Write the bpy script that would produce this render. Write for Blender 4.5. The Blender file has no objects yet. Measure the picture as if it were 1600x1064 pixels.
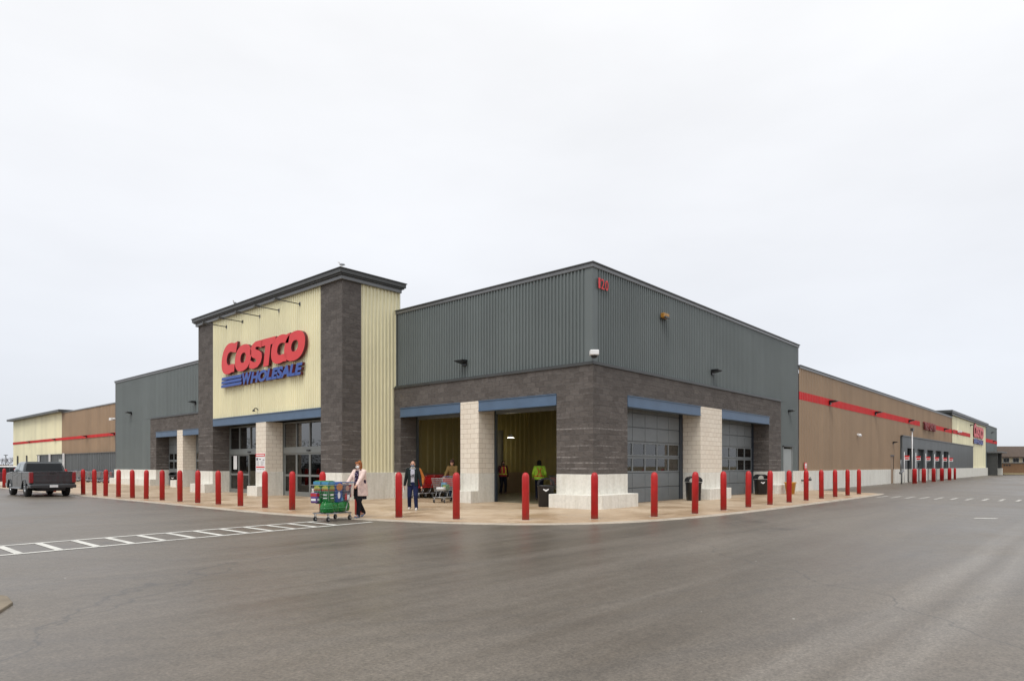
import bpy, bmesh, math, random
from mathutils import Vector, Matrix
random.seed(7)
R = math.radians
scn = bpy.context.scene
COL = scn.collection
# ------------------------------------------------------------------ camera
cam = bpy.data.cameras.new('camera'); co = bpy.data.objects.new('camera', cam); COL.objects.link(co)
cam.sensor_width = 36; cam.lens = 23.03; cam.shift_y = 0.1222; cam.clip_end = 3000; cam.clip_start = 0.1
co.location = (-18.685, -12.948, 1.5)
co.rotation_euler = (R(90), 0, R(41.794-90))
scn.camera = co
# ------------------------------------------------------------------ world + sun
SUN_EL, SUN_AZ = 58, 200      # azimuth of the direction the light comes FROM, ccw from +X
w = bpy.data.worlds.new('World'); scn.world = w; w.use_nodes = True
nt = w.node_tree; nt.nodes.clear()
def N(t, typ, **kw):
    n = t.nodes.new(typ)
    for k, v in kw.items(): setattr(n, k, v)
    return n
out = N(nt, 'ShaderNodeOutputWorld'); bg = N(nt, 'ShaderNodeBackground')
sky = N(nt, 'ShaderNodeTexSky', sky_type='NISHITA'); sky.sun_disc = False
sky.sun_elevation = R(SUN_EL); sky.sun_rotation = R(90-SUN_AZ)
tc = N(nt, 'ShaderNodeTexCoord'); sep = N(nt, 'ShaderNodeSeparateXYZ')
nt.links.new(tc.outputs['Generated'], sep.inputs[0])
ramp = N(nt, 'ShaderNodeValToRGB')           # overcast layer by elevation: pale at the horizon, brightest overhead
cr = ramp.color_ramp
cr.elements[0].position = 0.0; cr.elements[0].color = (.62, .65, .70, 1)
cr.elements[1].position = 1.0; cr.elements[1].color = (1.0, 1.0, 1.0, 1)
e = cr.elements.new(.12); e.color = (.71, .735, .785, 1)
e = cr.elements.new(.3); e.color = (.80, .815, .85, 1)
e = cr.elements.new(.55); e.color = (.86, .865, .88, 1)
nt.links.new(sep.outputs[2], ramp.inputs[0])
mp = N(nt, 'ShaderNodeMapping'); mp.inputs['Scale'].default_value = (1.1, 1.1, 3.2)
ns = N(nt, 'ShaderNodeTexNoise'); ns.inputs['Scale'].default_value = 1.6; ns.inputs['Detail'].default_value = 5; ns.inputs['Roughness'].default_value = .5
nt.links.new(tc.outputs['Generated'], mp.inputs[0]); nt.links.new(mp.outputs[0], ns.inputs[0])
mr = N(nt, 'ShaderNodeMapRange'); mr.inputs[1].default_value = .3; mr.inputs[2].default_value = .7; mr.inputs[3].default_value = .93; mr.inputs[4].default_value = 1.05
nt.links.new(ns.outputs[0], mr.inputs[0])
mul = N(nt, 'ShaderNodeVectorMath', operation='SCALE'); nt.links.new(ramp.outputs[0], mul.inputs[0]); nt.links.new(mr.outputs[0], mul.inputs['Scale'])
sk = N(nt, 'ShaderNodeVectorMath', operation='SCALE'); sk.inputs['Scale'].default_value = .08; nt.links.new(sky.outputs[0], sk.inputs[0])
mx = N(nt, 'ShaderNodeMix', data_type='RGBA'); mx.inputs[0].default_value = .93
nt.links.new(sk.outputs[0], mx.inputs[6]); nt.links.new(mul.outputs[0], mx.inputs[7])
nt.links.new(mx.outputs[2], bg.inputs[0]); bg.inputs[1].default_value = 1.0
nt.links.new(bg.outputs[0], out.inputs[0])
sl = bpy.data.lights.new('sun', 'SUN'); sl.energy = 1.4; sl.angle = R(30); sl.color = (1, .97, .92)
so = bpy.data.objects.new('sun', sl); COL.objects.link(so)
so.rotation_euler = (0, R(90-SUN_EL), R(SUN_AZ)); so.location = (-20, -20, 40)
scn.view_settings.view_transform = 'Standard'; scn.view_settings.look = 'None'
scn.view_settings.exposure = 0.27; scn.view_settings.gamma = 1
scn.render.engine = 'CYCLES'

# ------------------------------------------------------------------ object helpers
def tag(o, label=None, cat=None, group=None, kind=None):
    if label: o['label'] = label
    if cat: o['category'] = cat
    if group: o['group'] = group
    if kind: o['kind'] = kind
    return o
def thing(name, label, cat, loc=(0, 0, 0), rz=0, group=None):
    o = bpy.data.objects.new(name, None); COL.objects.link(o)
    o.location = loc; o.rotation_euler = (0, 0, rz); o.empty_display_size = .2
    return tag(o, label, cat, group)
def copy_tree(o, parent=None):
    c = o.copy(); COL.objects.link(c); c.parent = parent
    for ch in list(o.children): copy_tree(ch, c)
    return c
def place(o, loc, rz=0, label=None, group=None):
    c = copy_tree(o); c.location = loc; c.rotation_euler = (0, 0, rz)
    if label: c['label'] = label
    if group: c['group'] = group
    return c

class MB:
    """collects shapes and links them as one mesh object"""
    def __init__(s): s.v = []; s.f = []; s.sm = []
    def add(s, vs, fs, smooth=False):
        b = len(s.v); s.v += [tuple(p) for p in vs]; s.f += [tuple(b+i for i in f) for f in fs]; s.sm += [smooth]*len(fs); return s
    def box(s, x0, x1, y0, y1, z0, z1):
        return s.add([(x0,y0,z0),(x1,y0,z0),(x1,y1,z0),(x0,y1,z0),(x0,y0,z1),(x1,y0,z1),(x1,y1,z1),(x0,y1,z1)],
                     [(3,2,1,0),(4,5,6,7),(0,1,5,4),(1,2,6,5),(2,3,7,6),(3,0,4,7)])
    def tube(s, p0, p1, r0, r1=None, n=10, smooth=True, cap=True):
        r1 = r0 if r1 is None else r1
        p0 = Vector(p0); p1 = Vector(p1); d = (p1-p0).normalized()
        a = Vector((0,0,1)) if abs(d.z) < .9 else Vector((1,0,0))
        u = d.cross(a).normalized(); v = d.cross(u)
        vs = [p0+(u*math.cos(t)+v*math.sin(t))*r0 for t in [i*2*math.pi/n for i in range(n)]] + [p1+(u*math.cos(t)+v*math.sin(t))*r1 for t in [i*2*math.pi/n for i in range(n)]]
        s.add(vs, [(i,(i+1)%n,n+(i+1)%n,n+i) for i in range(n)], smooth)
        if cap: b = len(s.v)-2*n; s.f += [tuple(b+i for i in range(n))[::-1], tuple(b+n+i for i in range(n))]; s.sm += [False, False]
        return s
    def bar(s, p0, p1, w=.01, h=None):
        return s.tube(p0, p1, w*.7, n=4, smooth=False)
    def lathe(s, prof, c=(0,0,0), n=24, sx=1, sy=1, pw=2, smooth=True):
        """prof: list of (r,z); superellipse exponent pw"""
        vs = []
        for r, z in prof:
            for i in range(n):
                t = i*2*math.pi/n; ct, st = math.cos(t), math.sin(t)
                k = (abs(ct)**pw+abs(st)**pw)**(-1/pw)
                vs.append((c[0]+r*sx*ct*k, c[1]+r*sy*st*k, c[2]+z))
        fs = [(j*n+i, j*n+(i+1)%n, (j+1)*n+(i+1)%n, (j+1)*n+i) for j in range(len(prof)-1) for i in range(n)]
        s.add(vs, fs, smooth)
        b = len(s.v)-len(vs); m = len(prof)-1
        s.f += [tuple(b+i for i in range(n))[::-1], tuple(b+m*n+i for i in range(n))]; s.sm += [False]*2
        return s
    def loft(s, rings, smooth=True):
        """rings: list of lists of points (equal count), capped"""
        n = len(rings[0]); vs = [p for r in rings for p in r]
        s.add(vs, [(j*n+i, j*n+(i+1)%n, (j+1)*n+(i+1)%n, (j+1)*n+i) for j in range(len(rings)-1) for i in range(n)], smooth)
        b = len(s.v)-len(vs); m = len(rings)-1
        s.f += [tuple(b+i for i in range(n))[::-1], tuple(b+m*n+i for i in range(n))]; s.sm += [False]*2
        return s
    def ell(s, c, r, n=16, m=10, rot=None):
        vs = []; fs = []
        M = rot or Matrix.Identity(3)
        for j in range(m+1):
            ph = math.pi*j/m
            for i in range(n):
                t = 2*math.pi*i/n
                vs.append(Vector(c)+M@Vector((r[0]*math.sin(ph)*math.cos(t), r[1]*math.sin(ph)*math.sin(t), r[2]*math.cos(ph))))
        for j in range(m):
            for i in range(n): fs.append((j*n+i, (j+1)*n+i, (j+1)*n+(i+1)%n, j*n+(i+1)%n))
        return s.add(vs, fs, True)
    def caps(s, p0, r0, p1, r1, n=12):
        """capsule with hemispherical ends"""
        p0 = Vector(p0); p1 = Vector(p1); d = (p1-p0)
        if d.length < 1e-5: return s.ell(p0, (r0, r0, r0))
        L = d.length; d.normalize(); a = Vector((0,0,1)) if abs(d.z) < .9 else Vector((1,0,0))
        u = d.cross(a).normalized(); v = d.cross(u); rings = []
        for k in range(5):
            t = k/4*math.pi/2; rr = max(math.sin(t), .02)*r0; o = p0-d*math.cos(t)*r0
            rings.append([o+(u*math.cos(q)+v*math.sin(q))*rr for q in [i*2*math.pi/n for i in range(n)]])
        for k in range(5):
            t = k/4*math.pi/2; rr = max(math.cos(t), .02)*r1; o = p1+d*math.sin(t)*r1
            rings.append([o+(u*math.cos(q)+v*math.sin(q))*rr for q in [i*2*math.pi/n for i in range(n)]])
        return s.loft(rings)
    def prism(s, pts, d0, d1, axis='x'):
        """pts: 2-D outline; axis x: (y,z) outline extruded along x; y: (x,z) along y; z: (x,y) along z"""
        n = len(pts)
        def P(p, d): return (d, p[0], p[1]) if axis == 'x' else (p[0], d, p[1]) if axis == 'y' else (p[0], p[1], d)
        return s.add([P(p, d0) for p in pts]+[P(p, d1) for p in pts],
                     [(i,(i+1)%n,n+(i+1)%n,n+i) for i in range(n)]+[tuple(range(n))[::-1], tuple(range(n,2*n))])
    def build(s, name, m, parent=None, bevel=0, uv=True, tri=False, loc=None):
        me = bpy.data.meshes.new(name); me.from_pydata(s.v, [], s.f)
        for p, q in zip(me.polygons, s.sm): p.use_smooth = q
        b = bmesh.new(); b.from_mesh(me); bmesh.ops.recalc_face_normals(b, faces=b.faces); b.to_mesh(me); b.free()
        if uv:
            l = me.uv_layers.new(name='uv').data
            for p in me.polygons:
                nx, ny, nz = map(abs, p.normal)
                for li in p.loop_indices:
                    c = me.vertices[me.loops[li].vertex_index].co
                    l[li].uv = (c.x, c.y) if nz > nx and nz > ny else (c.y, c.z) if nx > ny else (c.x, c.z)
        me.materials.append(m)
        o = bpy.data.objects.new(name, me); COL.objects.link(o); o.parent = parent
        if loc: o.location = loc
        if bevel:
            md = o.modifiers.new('bevel', 'BEVEL'); md.width = bevel; md.segments = 2; md.limit_method = 'ANGLE'; md.angle_limit = R(40)
        return o
def merge_mesh(me): pass

# ------------------------------------------------------------------ materials
def newmat(name):
    m = bpy.data.materials.new(name); m.use_nodes = True; t = m.node_tree
    return m, t, t.nodes['Principled BSDF']
def L(t, a, b): t.links.new(a, b)
def noise(t, vec, scale, detail=4, rough=.55, dist=0):
    n = N(t, 'ShaderNodeTexNoise'); n.inputs['Scale'].default_value = scale; n.inputs['Detail'].default_value = detail
    n.inputs['Roughness'].default_value = rough; n.inputs['Distortion'].default_value = dist
    if vec: L(t, vec, n.inputs['Vector'])
    return n.outputs[0]
def mapr(t, v, a, b, c, d):
    n = N(t, 'ShaderNodeMapRange'); n.inputs[1].default_value = a; n.inputs[2].default_value = b; n.inputs[3].default_value = c; n.inputs[4].default_value = d
    L(t, v, n.inputs[0]); return n.outputs[0]
def mixc(t, f, a, b, mode='MIX'):
    n = N(t, 'ShaderNodeMix', data_type='RGBA', blend_type=mode)
    for s, i in ((f, 0), (a, 6), (b, 7)):
        if isinstance(s, (int, float)): n.inputs[i].default_value = s
        elif isinstance(s, tuple): n.inputs[i].default_value = (*s[:3], 1)
        else: L(t, s, n.inputs[i])
    return n.outputs[2]
def mth(t, op, a, b=None):
    n = N(t, 'ShaderNodeMath', operation=op)
    for s, i in ((a, 0), (b, 1)):
        if s is None: continue
        if isinstance(s, (int, float)): n.inputs[i].default_value = s
        else: L(t, s, n.inputs[i])
    return n.outputs[0]
def mapping(t, vec, sc=(1,1,1), rot=(0,0,0)):
    n = N(t, 'ShaderNodeMapping'); n.inputs['Scale'].default_value = sc; n.inputs['Rotation'].default_value = rot; L(t, vec, n.inputs[0]); return n.outputs[0]
def bump(t, h, bs, strength=.3, dist=.02):
    n = N(t, 'ShaderNodeBump'); n.inputs['Strength'].default_value = strength; n.inputs['Distance'].default_value = dist
    L(t, h, n.inputs['Height']); L(t, n.outputs[0], bs.inputs['Normal']); return n
def plain(name, c, rough=.6, metal=0, var=.08, scale=3, bmp=0, spec=.5, coat=0, emit=None):
    m, t, b = newmat(name); tc = N(t, 'ShaderNodeTexCoord')
    nz = noise(t, tc.outputs['Object'], scale, 5)
    col = mixc(t, mapr(t, nz, .3, .7, 0, 1), tuple(x*(1-var) for x in c), tuple(min(1, x*(1+var)) for x in c))
    L(t, col, b.inputs['Base Color']); b.inputs['Roughness'].default_value = rough; b.inputs['Metallic'].default_value = metal
    b.inputs['Specular IOR Level'].default_value = spec; b.inputs['Coat Weight'].default_value = coat; b.inputs['Coat Roughness'].default_value = .08
    if bmp: bump(t, noise(t, tc.outputs['Object'], scale*20, 4), b, bmp, .01)
    if emit: b.inputs['Emission Color'].default_value = (*emit[:3], 1); b.inputs['Emission Strength'].default_value = emit[3]
    return m
def panelmat(name, c, rough=.42, ribs=0, streak=.12):
    """factory painted steel cladding, faint panel to panel tint and vertical weathering"""
    m, t, b = newmat(name); uv = N(t, 'ShaderNodeUVMap').outputs[0]
    st = noise(t, mapping(t, uv, (.9, .07, 1)), 1, 3, .5)
    big = noise(t, uv, .35, 3)
    br = N(t, 'ShaderNodeTexBrick'); br.offset = 0; br.inputs['Scale'].default_value = 1; br.inputs['Brick Width'].default_value = .92; br.inputs['Row Height'].default_value = 60
    br.inputs['Mortar Size'].default_value = 0; br.inputs['Color1'].default_value = (.40,.40,.40,1); br.inputs['Color2'].default_value = (.60,.60,.60,1); L(t, uv, br.inputs[0])
    v = mth(t, 'ADD', mth(t, 'ADD', mapr(t, st, .3, .7, -streak, streak), mapr(t, big, .3, .7, -.06, .06)), mapr(t, br.outputs[0], .4, .6, -.05, .05))
    vv = mth(t, 'ADD', v, 1)
    n = N(t, 'ShaderNodeVectorMath', operation='SCALE'); n.inputs[0].default_value = c; L(t, vv, n.inputs['Scale'])
    L(t, n.outputs[0], b.inputs['Base Color']); b.inputs['Roughness'].default_value = rough
    if ribs:
        wv = N(t, 'ShaderNodeTexWave'); wv.bands_direction = 'X'; wv.inputs['Scale'].default_value = 1/ribs/3.1416*1.0; L(t, uv, wv.inputs[0])
        bump(t, wv.outputs[0], b, .6, .04)
    return m
def blockmat(name, c1, c2, mortar, bw=.4, rh=.2, ms=.008, rough_b=.5, lime=0, mbump=.6, nstr=1.0, con=.25):
    """split faced concrete block in courses (UV in metres)"""
    m, t, b = newmat(name); uv = N(t, 'ShaderNodeUVMap').outputs[0]
    br = N(t, 'ShaderNodeTexBrick'); br.inputs['Scale'].default_value = 1; br.inputs['Brick Width'].default_value = bw; br.inputs['Row Height'].default_value = rh
    br.inputs['Mortar Size'].default_value = ms; br.inputs['Mortar Smooth'].default_value = .4; br.inputs['Bias'].default_value = 0
    br.inputs['Color1'].default_value = (*c1, 1); br.inputs['Color2'].default_value = (*c2, 1); br.inputs['Mortar'].default_value = (*mortar, 1); L(t, uv, br.inputs[0])
    n1 = noise(t, mapping(t, uv, (1, 2.4, 1)), 6, 7, .7)
    n2 = noise(t, uv, .5, 4)
    col = mixc(t, 1.0, br.outputs[0], mixc(t, mapr(t, n1, .3, .72, 0, 1), (1-con,)*3, (1+con,)*3), 'MULTIPLY')
    col = mixc(t, mapr(t, n2, .35, .7, 0, .3), col, tuple(x*.8 for x in c1))
    if lime:   # lime bloom along some bed joints of the lower courses
        s = N(t, 'ShaderNodeSeparateXYZ'); L(t, uv, s.inputs[0])
        fr = mth(t, 'FRACT', mth(t, 'DIVIDE', s.outputs[1], rh))
        line = mth(t, 'LESS_THAN', mth(t, 'MULTIPLY', fr, mth(t, 'SUBTRACT', 1, fr)), .085)
        row = mth(t, 'FLOOR', mth(t, 'ADD', mth(t, 'DIVIDE', s.outputs[1], rh), .5))
        cmb = N(t, 'ShaderNodeCombineXYZ'); L(t, mth(t, 'MULTIPLY', s.outputs[0], .45), cmb.inputs[0]); L(t, mth(t, 'MULTIPLY', row, 3.7), cmb.inputs[1])
        pn = noise(t, cmb.outputs[0], 1.3, 3)
        hi = mapr(t, s.outputs[1], 2.6, 4.6, 1, .12)
        f = mth(t, 'MULTIPLY', mth(t, 'MULTIPLY', line, mapr(t, pn, .48, .62, 0, lime)), mth(t, 'MULTIPLY', hi, mapr(t, noise(t, uv, 9, 3), .35, .6, .2, 1)))
        f = mth(t, 'MAXIMUM', f, 0)
        col = mixc(t, f, col, (.48, .45, .43))
    L(t, col, b.inputs['Base Color']); b.inputs['Roughness'].default_value = .9; b.inputs['Specular IOR Level'].default_value = .25
    h = mth(t, 'ADD', mth(t, 'MULTIPLY', br.outputs[1], -mbump), mth(t, 'MULTIPLY', n1, nstr))
    bump(t, h, b, rough_b, .04); return m
def concmat(name, c, stain=(.42,.38,.28), amt=.5, rough=.85, vert=True, spec=.3):
    m, t, b = newmat(name); uv = N(t, 'ShaderNodeUVMap').outputs[0]
    n1 = noise(t, mapping(t, uv, (2.6, .35, 1) if vert else (1,1,1)), 1.6, 6, .62)
    n2 = noise(t, uv, 9, 6, .7)
    col = mixc(t, mapr(t, n1, .46, .75, 0, amt), c, stain)
    col = mixc(t, 1.0, col, mixc(t, mapr(t, n2, .3, .7, 0, 1), (.86,.86,.86), (1.06,1.06,1.06)), 'MULTIPLY')
    L(t, col, b.inputs['Base Color']); b.inputs['Roughness'].default_value = rough; b.inputs['Specular IOR Level'].default_value = spec
    bump(t, n2, b, .25, .01); return m
M = {}
M['metal_grey'] = panelmat('painted steel grey green', (.135, .156, .155), .5, streak=.05)
M['metal_flat'] = panelmat('painted steel slate', (.085, .095, .098), ribs=.3)
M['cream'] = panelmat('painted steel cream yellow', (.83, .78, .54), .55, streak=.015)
M['cream_shaded'] = panelmat('cream steel with indoor shade in colour', (.25, .205, .07), .6, streak=.06)  # cream cladding darkened, indoor dimness is put into the colour
M['cream_lit'] = panelmat('yellow steel with room light in colour', (.62, .53, .18), .6, streak=.06)  # same cladding lightened, brightness behind the garage glazing is in the colour
M['tan'] = panelmat('painted steel tan', (.315, .215, .135), .6, streak=.02)
M['stripe'] = panelmat('painted steel red band', (.56, .012, .012), .55, streak=.08)
M['trim'] = plain('dark trim flashing', (.055, .057, .056), .4, 0, .12, 2)
M['trim_light'] = plain('grey cap flashing', (.17, .175, .18), .35, .2, .1, 2)
M['block'] = blockmat('dark split block', (.103, .091, .084), (.150, .134, .124), (.135, .125, .119), .4, .2, .01, .9, lime=.6)
M['pier'] = blockmat('cream split block', (.79, .71, .60), (.84, .77, .66), (.42, .33, .24), .4, .2, .008, .10, nstr=.3, con=.07)
M['plinth'] = concmat('pale cast concrete', (.80, .78, .71), (.45, .42, .33), .5)
M['beam'] = plain('blue grey painted beam', (.085, .14, .225), .45, 0, .1, 1.5)
M['beam_dark'] = plain('dark navy steel', (.025, .035, .05), .4, 0, .1, 2)
M['frame'] = plain('grey aluminium frame', (.22, .235, .23), .38, .3, .06, 2)
M['door_grey'] = plain('grey door steel', (.165, .182, .19), .42, 0, .08, 1.2)
M['door_pale'] = plain('pale grey door paint', (.30, .33, .33), .45, 0, .06, 1.5)
M['white'] = plain('white paint', (.8, .8, .8), .4, 0, .03)
M['black'] = plain('black plastic', (.012, .012, .014), .35, 0, .2, 3)
M['rubber'] = plain('black rubber', (.02, .02, .02), .8, 0, .2, 5)
M['chrome'] = plain('galvanised wire', (.42, .43, .44), .35, .8, .1, 4)
M['steel'] = plain('polished rim', (.55, .56, .57), .25, .9, .08, 4)
M['red'] = plain('red plastic', (.50, .008, .012), .38, 0, .1, 2)
m, t, b = newmat('red bollard sleeve'); tc = N(t, 'ShaderNodeTexCoord'); oi = N(t, 'ShaderNodeObjectInfo')
ad = N(t, 'ShaderNodeVectorMath', operation='ADD'); L(t, tc.outputs['Object'], ad.inputs[0]); cb = N(t, 'ShaderNodeCombineXYZ'); L(t, mth(t, 'MULTIPLY', oi.outputs['Random'], 40), cb.inputs[0]); L(t, cb.outputs[0], ad.inputs[1])
sz = N(t, 'ShaderNodeSeparateXYZ'); L(t, tc.outputs['Object'], sz.inputs[0]); nA = noise(t, ad.outputs[0], 3, 6, .65); nB = noise(t, mapping(t, ad.outputs[0], (6, 6, 1.2)), 3, 5, .7)
c_ = mixc(t, mapr(t, nA, .35, .65, 0, 1), (.40, .003, .006), (.52, .008, .012)); c_ = mixc(t, mapr(t, oi.outputs['Random'], 0, 1, 0, .22), c_, (.55, .05, .04))
c_ = mixc(t, mth(t, 'MULTIPLY', mapr(t, nB, .54, .66, 0, .8), mapr(t, sz.outputs[2], .1, .9, 1, .15)), c_, (.16, .06, .05))   # scuffs, mostly at bumper height
c_ = mixc(t, mth(t, 'MULTIPLY', mapr(t, sz.outputs[2], .02, .16, .6, 0), mapr(t, nA, .35, .6, .2, 1)), c_, (.20, .13, .08))   # splashed dirt
L(t, c_, b.inputs['Base Color']); L(t, mapr(t, nA, .3, .7, .35, .6), b.inputs['Roughness']); M['bollard'] = m
M['logo_red'] = plain('red sign face', (.72, .03, .032), .4, 0, .04, 1)
M['logo_blue'] = plain('blue sign face', (.028, .085, .36), .4, 0, .06, 1)
M['amber'] = plain('amber lamp housing', (.42, .20, .03), .4, 0, .25, 6)
M['yellow'] = plain('yellow bucket plastic', (.62, .30, .04), .45, 0, .1, 3)
M['return'] = plain('dark letter return', (.10, .012, .02), .5, 0, .1, 2)

def glass(name, tint=(.9,.95,.92), rough=.02, dark=None, ior=1.6):
    m, t, b = newmat(name)
    b.inputs['Base Color'].default_value = (*tint, 1); b.inputs['Roughness'].default_value = rough; b.inputs['IOR'].default_value = 1.5
    if dark is None:
        # thin pane: mostly see-through, fresnel mirror on top
        t.nodes.remove(b); o = t.nodes['Material Output']
        tr = N(t, 'ShaderNodeBsdfTransparent'); tr.inputs[0].default_value = (*tint, 1)
        gl = N(t, 'ShaderNodeBsdfGlossy'); gl.inputs['Roughness'].default_value = rough
        fr = N(t, 'ShaderNodeFresnel'); fr.inputs[0].default_value = ior
        mx = N(t, 'ShaderNodeMixShader'); L(t, fr.outputs[0], mx.inputs[0]); L(t, tr.outputs[0], mx.inputs[1]); L(t, gl.outputs[0], mx.inputs[2]); L(t, mx.outputs[0], o.inputs[0])
    else:
        b.inputs['Base Color'].default_value = (*dark, 1); b.inputs['Specular IOR Level'].default_value = .35
    return m
M['glass'] = glass('clear glazing', (.55, .62, .56))
M['glass_sky'] = glass('transom glazing', (.45, .5, .46), .02, ior=3.0)
M['glass_door'] = glass('garage glazing', (.85, .88, .80), .02, ior=2.1)
M['sideglass'] = plain('side window with sky reflection in colour', (.26,.30,.31), .08, 0, .3, 1)  # pale colour stands in for sky reflected in the side windows
M['carglass'] = glass('tinted car glass', dark=(.006, .008, .010), rough=.08)

# asphalt ------------------------------------------------------------
TR = (-11.5, -12.05, -13.6)
def asphalt():
    m, t, b = newmat('damp asphalt'); tc = N(t, 'ShaderNodeTexCoord'); P = tc.outputs['Object']
    warp = noise(t, P, .06, 3)
    fine = noise(t, P, 34, 3, .75); mid = noise(t, P, 7, 8, .75); big = noise(t, P, .13, 5, .55, 1.2)
    # paving passes and tyre wear, long streaks in two directions
    s1 = noise(t, mapping(t, P, (.05, .9, 1), (0,0,R(-14))), 1, 6, .65, .6)
    s2 = noise(t, mapping(t, P, (.06, 1.3, 1), (0,0,R(-62))), 1, 6, .65, .9)
    f = mth(t, 'ADD', mth(t, 'MULTIPLY', s1, .5), mth(t, 'MULTIPLY', s2, .5))
    # rubber arcs of cars turning round the corner
    ar = N(t, 'ShaderNodeMapping'); ar.inputs['Location'].default_value = (-3, -22, 0); L(t, P, ar.inputs[0])
    ln = N(t, 'ShaderNodeVectorMath', operation='LENGTH'); 
    dz = N(t, 'ShaderNodeVectorMath', operation='MULTIPLY'); dz.inputs[1].default_value = (1,1,0); L(t, ar.outputs[0], dz.inputs[0]); L(t, dz.outputs[0], ln.inputs[0])
    ac = N(t, 'ShaderNodeCombineXYZ'); L(t, mth(t, 'MULTIPLY', mth(t, 'ADD', ln.outputs['Value'], mth(t, 'MULTIPLY', warp, 9)), 1.5), ac.inputs[0])
    arc = noise(t, ac.outputs[0], .9, 4, .6)
    base = mixc(t, mapr(t, big, .34, .66, 0, 1), (.094, .077, .058), (.142, .121, .096))
    base = mixc(t, mapr(t, f, .43, .62, 0, .45), base, (.20, .175, .148))
    base = mixc(t, mapr(t, arc, .52, .68, 0, .4), base, (.075, .068, .060))
    # two polished wheel tracks sweeping off to the right
    sp = N(t, 'ShaderNodeSeparateXYZ'); L(t, P, sp.inputs[0]); rad = mth(t, 'ADD', mth(t, 'SUBTRACT', sp.outputs[1], mth(t, 'MULTIPLY', mth(t, 'MULTIPLY', sp.outputs[0], sp.outputs[0]), .0012)), mth(t, 'MULTIPLY', mth(t, 'SUBTRACT', warp, .5), 1.2))
    for r0 in TR:
        dd = mth(t, 'ABSOLUTE', mth(t, 'SUBTRACT', rad, r0)); base = mixc(t, mth(t, 'MULTIPLY', mapr(t, dd, .06, .26, .42, 0), mapr(t, s2, .35, .6, .3, 1)), base, (.27, .245, .215))
    base = mixc(t, 1.0, base, mixc(t, mapr(t, fine, .3, .7, 0, 1), (.6,.6,.6), (1.42,1.42,1.42)), 'MULTIPLY')
    base = mixc(t, 1.0, base, mixc(t, mapr(t, mid, .3, .7, 0, 1), (.78,.78,.78), (1.2,1.2,1.2)), 'MULTIPLY')
    # light crumbs and specks
    vo = N(t, 'ShaderNodeTexVoronoi'); vo.inputs['Scale'].default_value = 1.1; L(t, P, vo.inputs['Vector'])
    base = mixc(t, mth(t, 'LESS_THAN', vo.outputs['Distance'], .016), base, (.5,.48,.44))
    v3 = N(t, 'ShaderNodeTexVoronoi'); v3.inputs['Scale'].default_value = .33; L(t, P, v3.inputs['Vector'])
    base = mixc(t, mth(t, 'MULTIPLY', mapr(t, mth(t, 'ADD', v3.outputs['Distance'], mth(t, 'MULTIPLY', mid, .12)), .12, .22, .5, 0), .8), base, (.055,.048,.04))
    # hairline sealed cracks
    v2 = N(t, 'ShaderNodeTexVoronoi'); v2.feature = 'DISTANCE_TO_EDGE'; v2.inputs['Scale'].default_value = .085
    wp = N(t, 'ShaderNodeVectorMath', operation='ADD'); L(t, P, wp.inputs[0])
    nw = N(t, 'ShaderNodeTexNoise'); nw.inputs['Scale'].default_value = .5; nw.inputs['Detail'].default_value = 5; L(t, P, nw.inputs['Vector'])
    sc = N(t, 'ShaderNodeVectorMath', operation='SCALE'); sc.inputs['Scale'].default_value = 2.2; L(t, nw.outputs['Color'], sc.inputs[0]); L(t, sc.outputs[0], wp.inputs[1])
    L(t, wp.outputs[0], v2.inputs['Vector'])
    base = mixc(t, mapr(t, v2.outputs['Distance'], .0, .0022, .55, 0), base, (.04,.04,.04))
    L(t, base, b.inputs['Base Color'])
    wet = mth(t, 'ADD', mth(t, 'MULTIPLY', big, .6), mth(t, 'MULTIPLY', f, .4))
    L(t, mapr(t, wet, .38, .6, .34, .52), b.inputs['Roughness']); b.inputs['Specular IOR Level'].default_value = .48
    h = mth(t, 'ADD', mth(t, 'MULTIPLY', fine, 1), mth(t, 'MULTIPLY', mid, .6)); bump(t, h, b, .22, .006)
    return m
def apron_mat():
    m, t, b = newmat('damp concrete slab'); tc = N(t, 'ShaderNodeTexCoord'); P = tc.outputs['Object']
    n1 = noise(t, P, .45, 6, .6, .8); n2 = noise(t, P, 14, 6, .7); n3 = noise(t, P, 1.7, 5, .6)
    c = mixc(t, mapr(t, n1, .38, .62, 0, 1), (.42, .285, .165), (.58, .455, .32))
    c = mixc(t, mapr(t, n3, .5, .72, 0, .55), c, (.32, .215, .125))
    c = mixc(t, 1.0, c, mixc(t, mapr(t, n2, .3, .7, 0, 1), (.88,.88,.88), (1.08,1.08,1.08)), 'MULTIPLY')
    br = N(t, 'ShaderNodeTexBrick'); br.offset = 0; br.inputs['Scale'].default_value = 1; br.inputs['Brick Width'].default_value = 3.0; br.inputs['Row Height'].default_value = 3.0; br.inputs['Mortar Size'].default_value = .012; L(t, P, br.inputs[0])
    c = mixc(t, mth(t, 'MULTIPLY', br.outputs[1], .55), c, (.12,.09,.06))
    L(t, c, b.inputs['Base Color']); L(t, mapr(t, n1, .35, .65, .28, .6), b.inputs['Roughness']); b.inputs['Specular IOR Level'].default_value = .45
    bump(t, n2, b, .15, .005); return m
M['asphalt'] = asphalt(); M['apron'] = apron_mat()
M['lip'] = concmat('pale concrete edge', (.50, .44, .36), (.22,.18,.13), .85, .7, vert=False)
M['paint'] = concmat('worn road paint', (.70, .69, .64), (.30, .29, .27), .6, .6, vert=False)
M['old_paint'] = concmat('faded road paint', (.50, .48, .44), (.17, .155, .135), .9, .6, vert=False)
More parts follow.
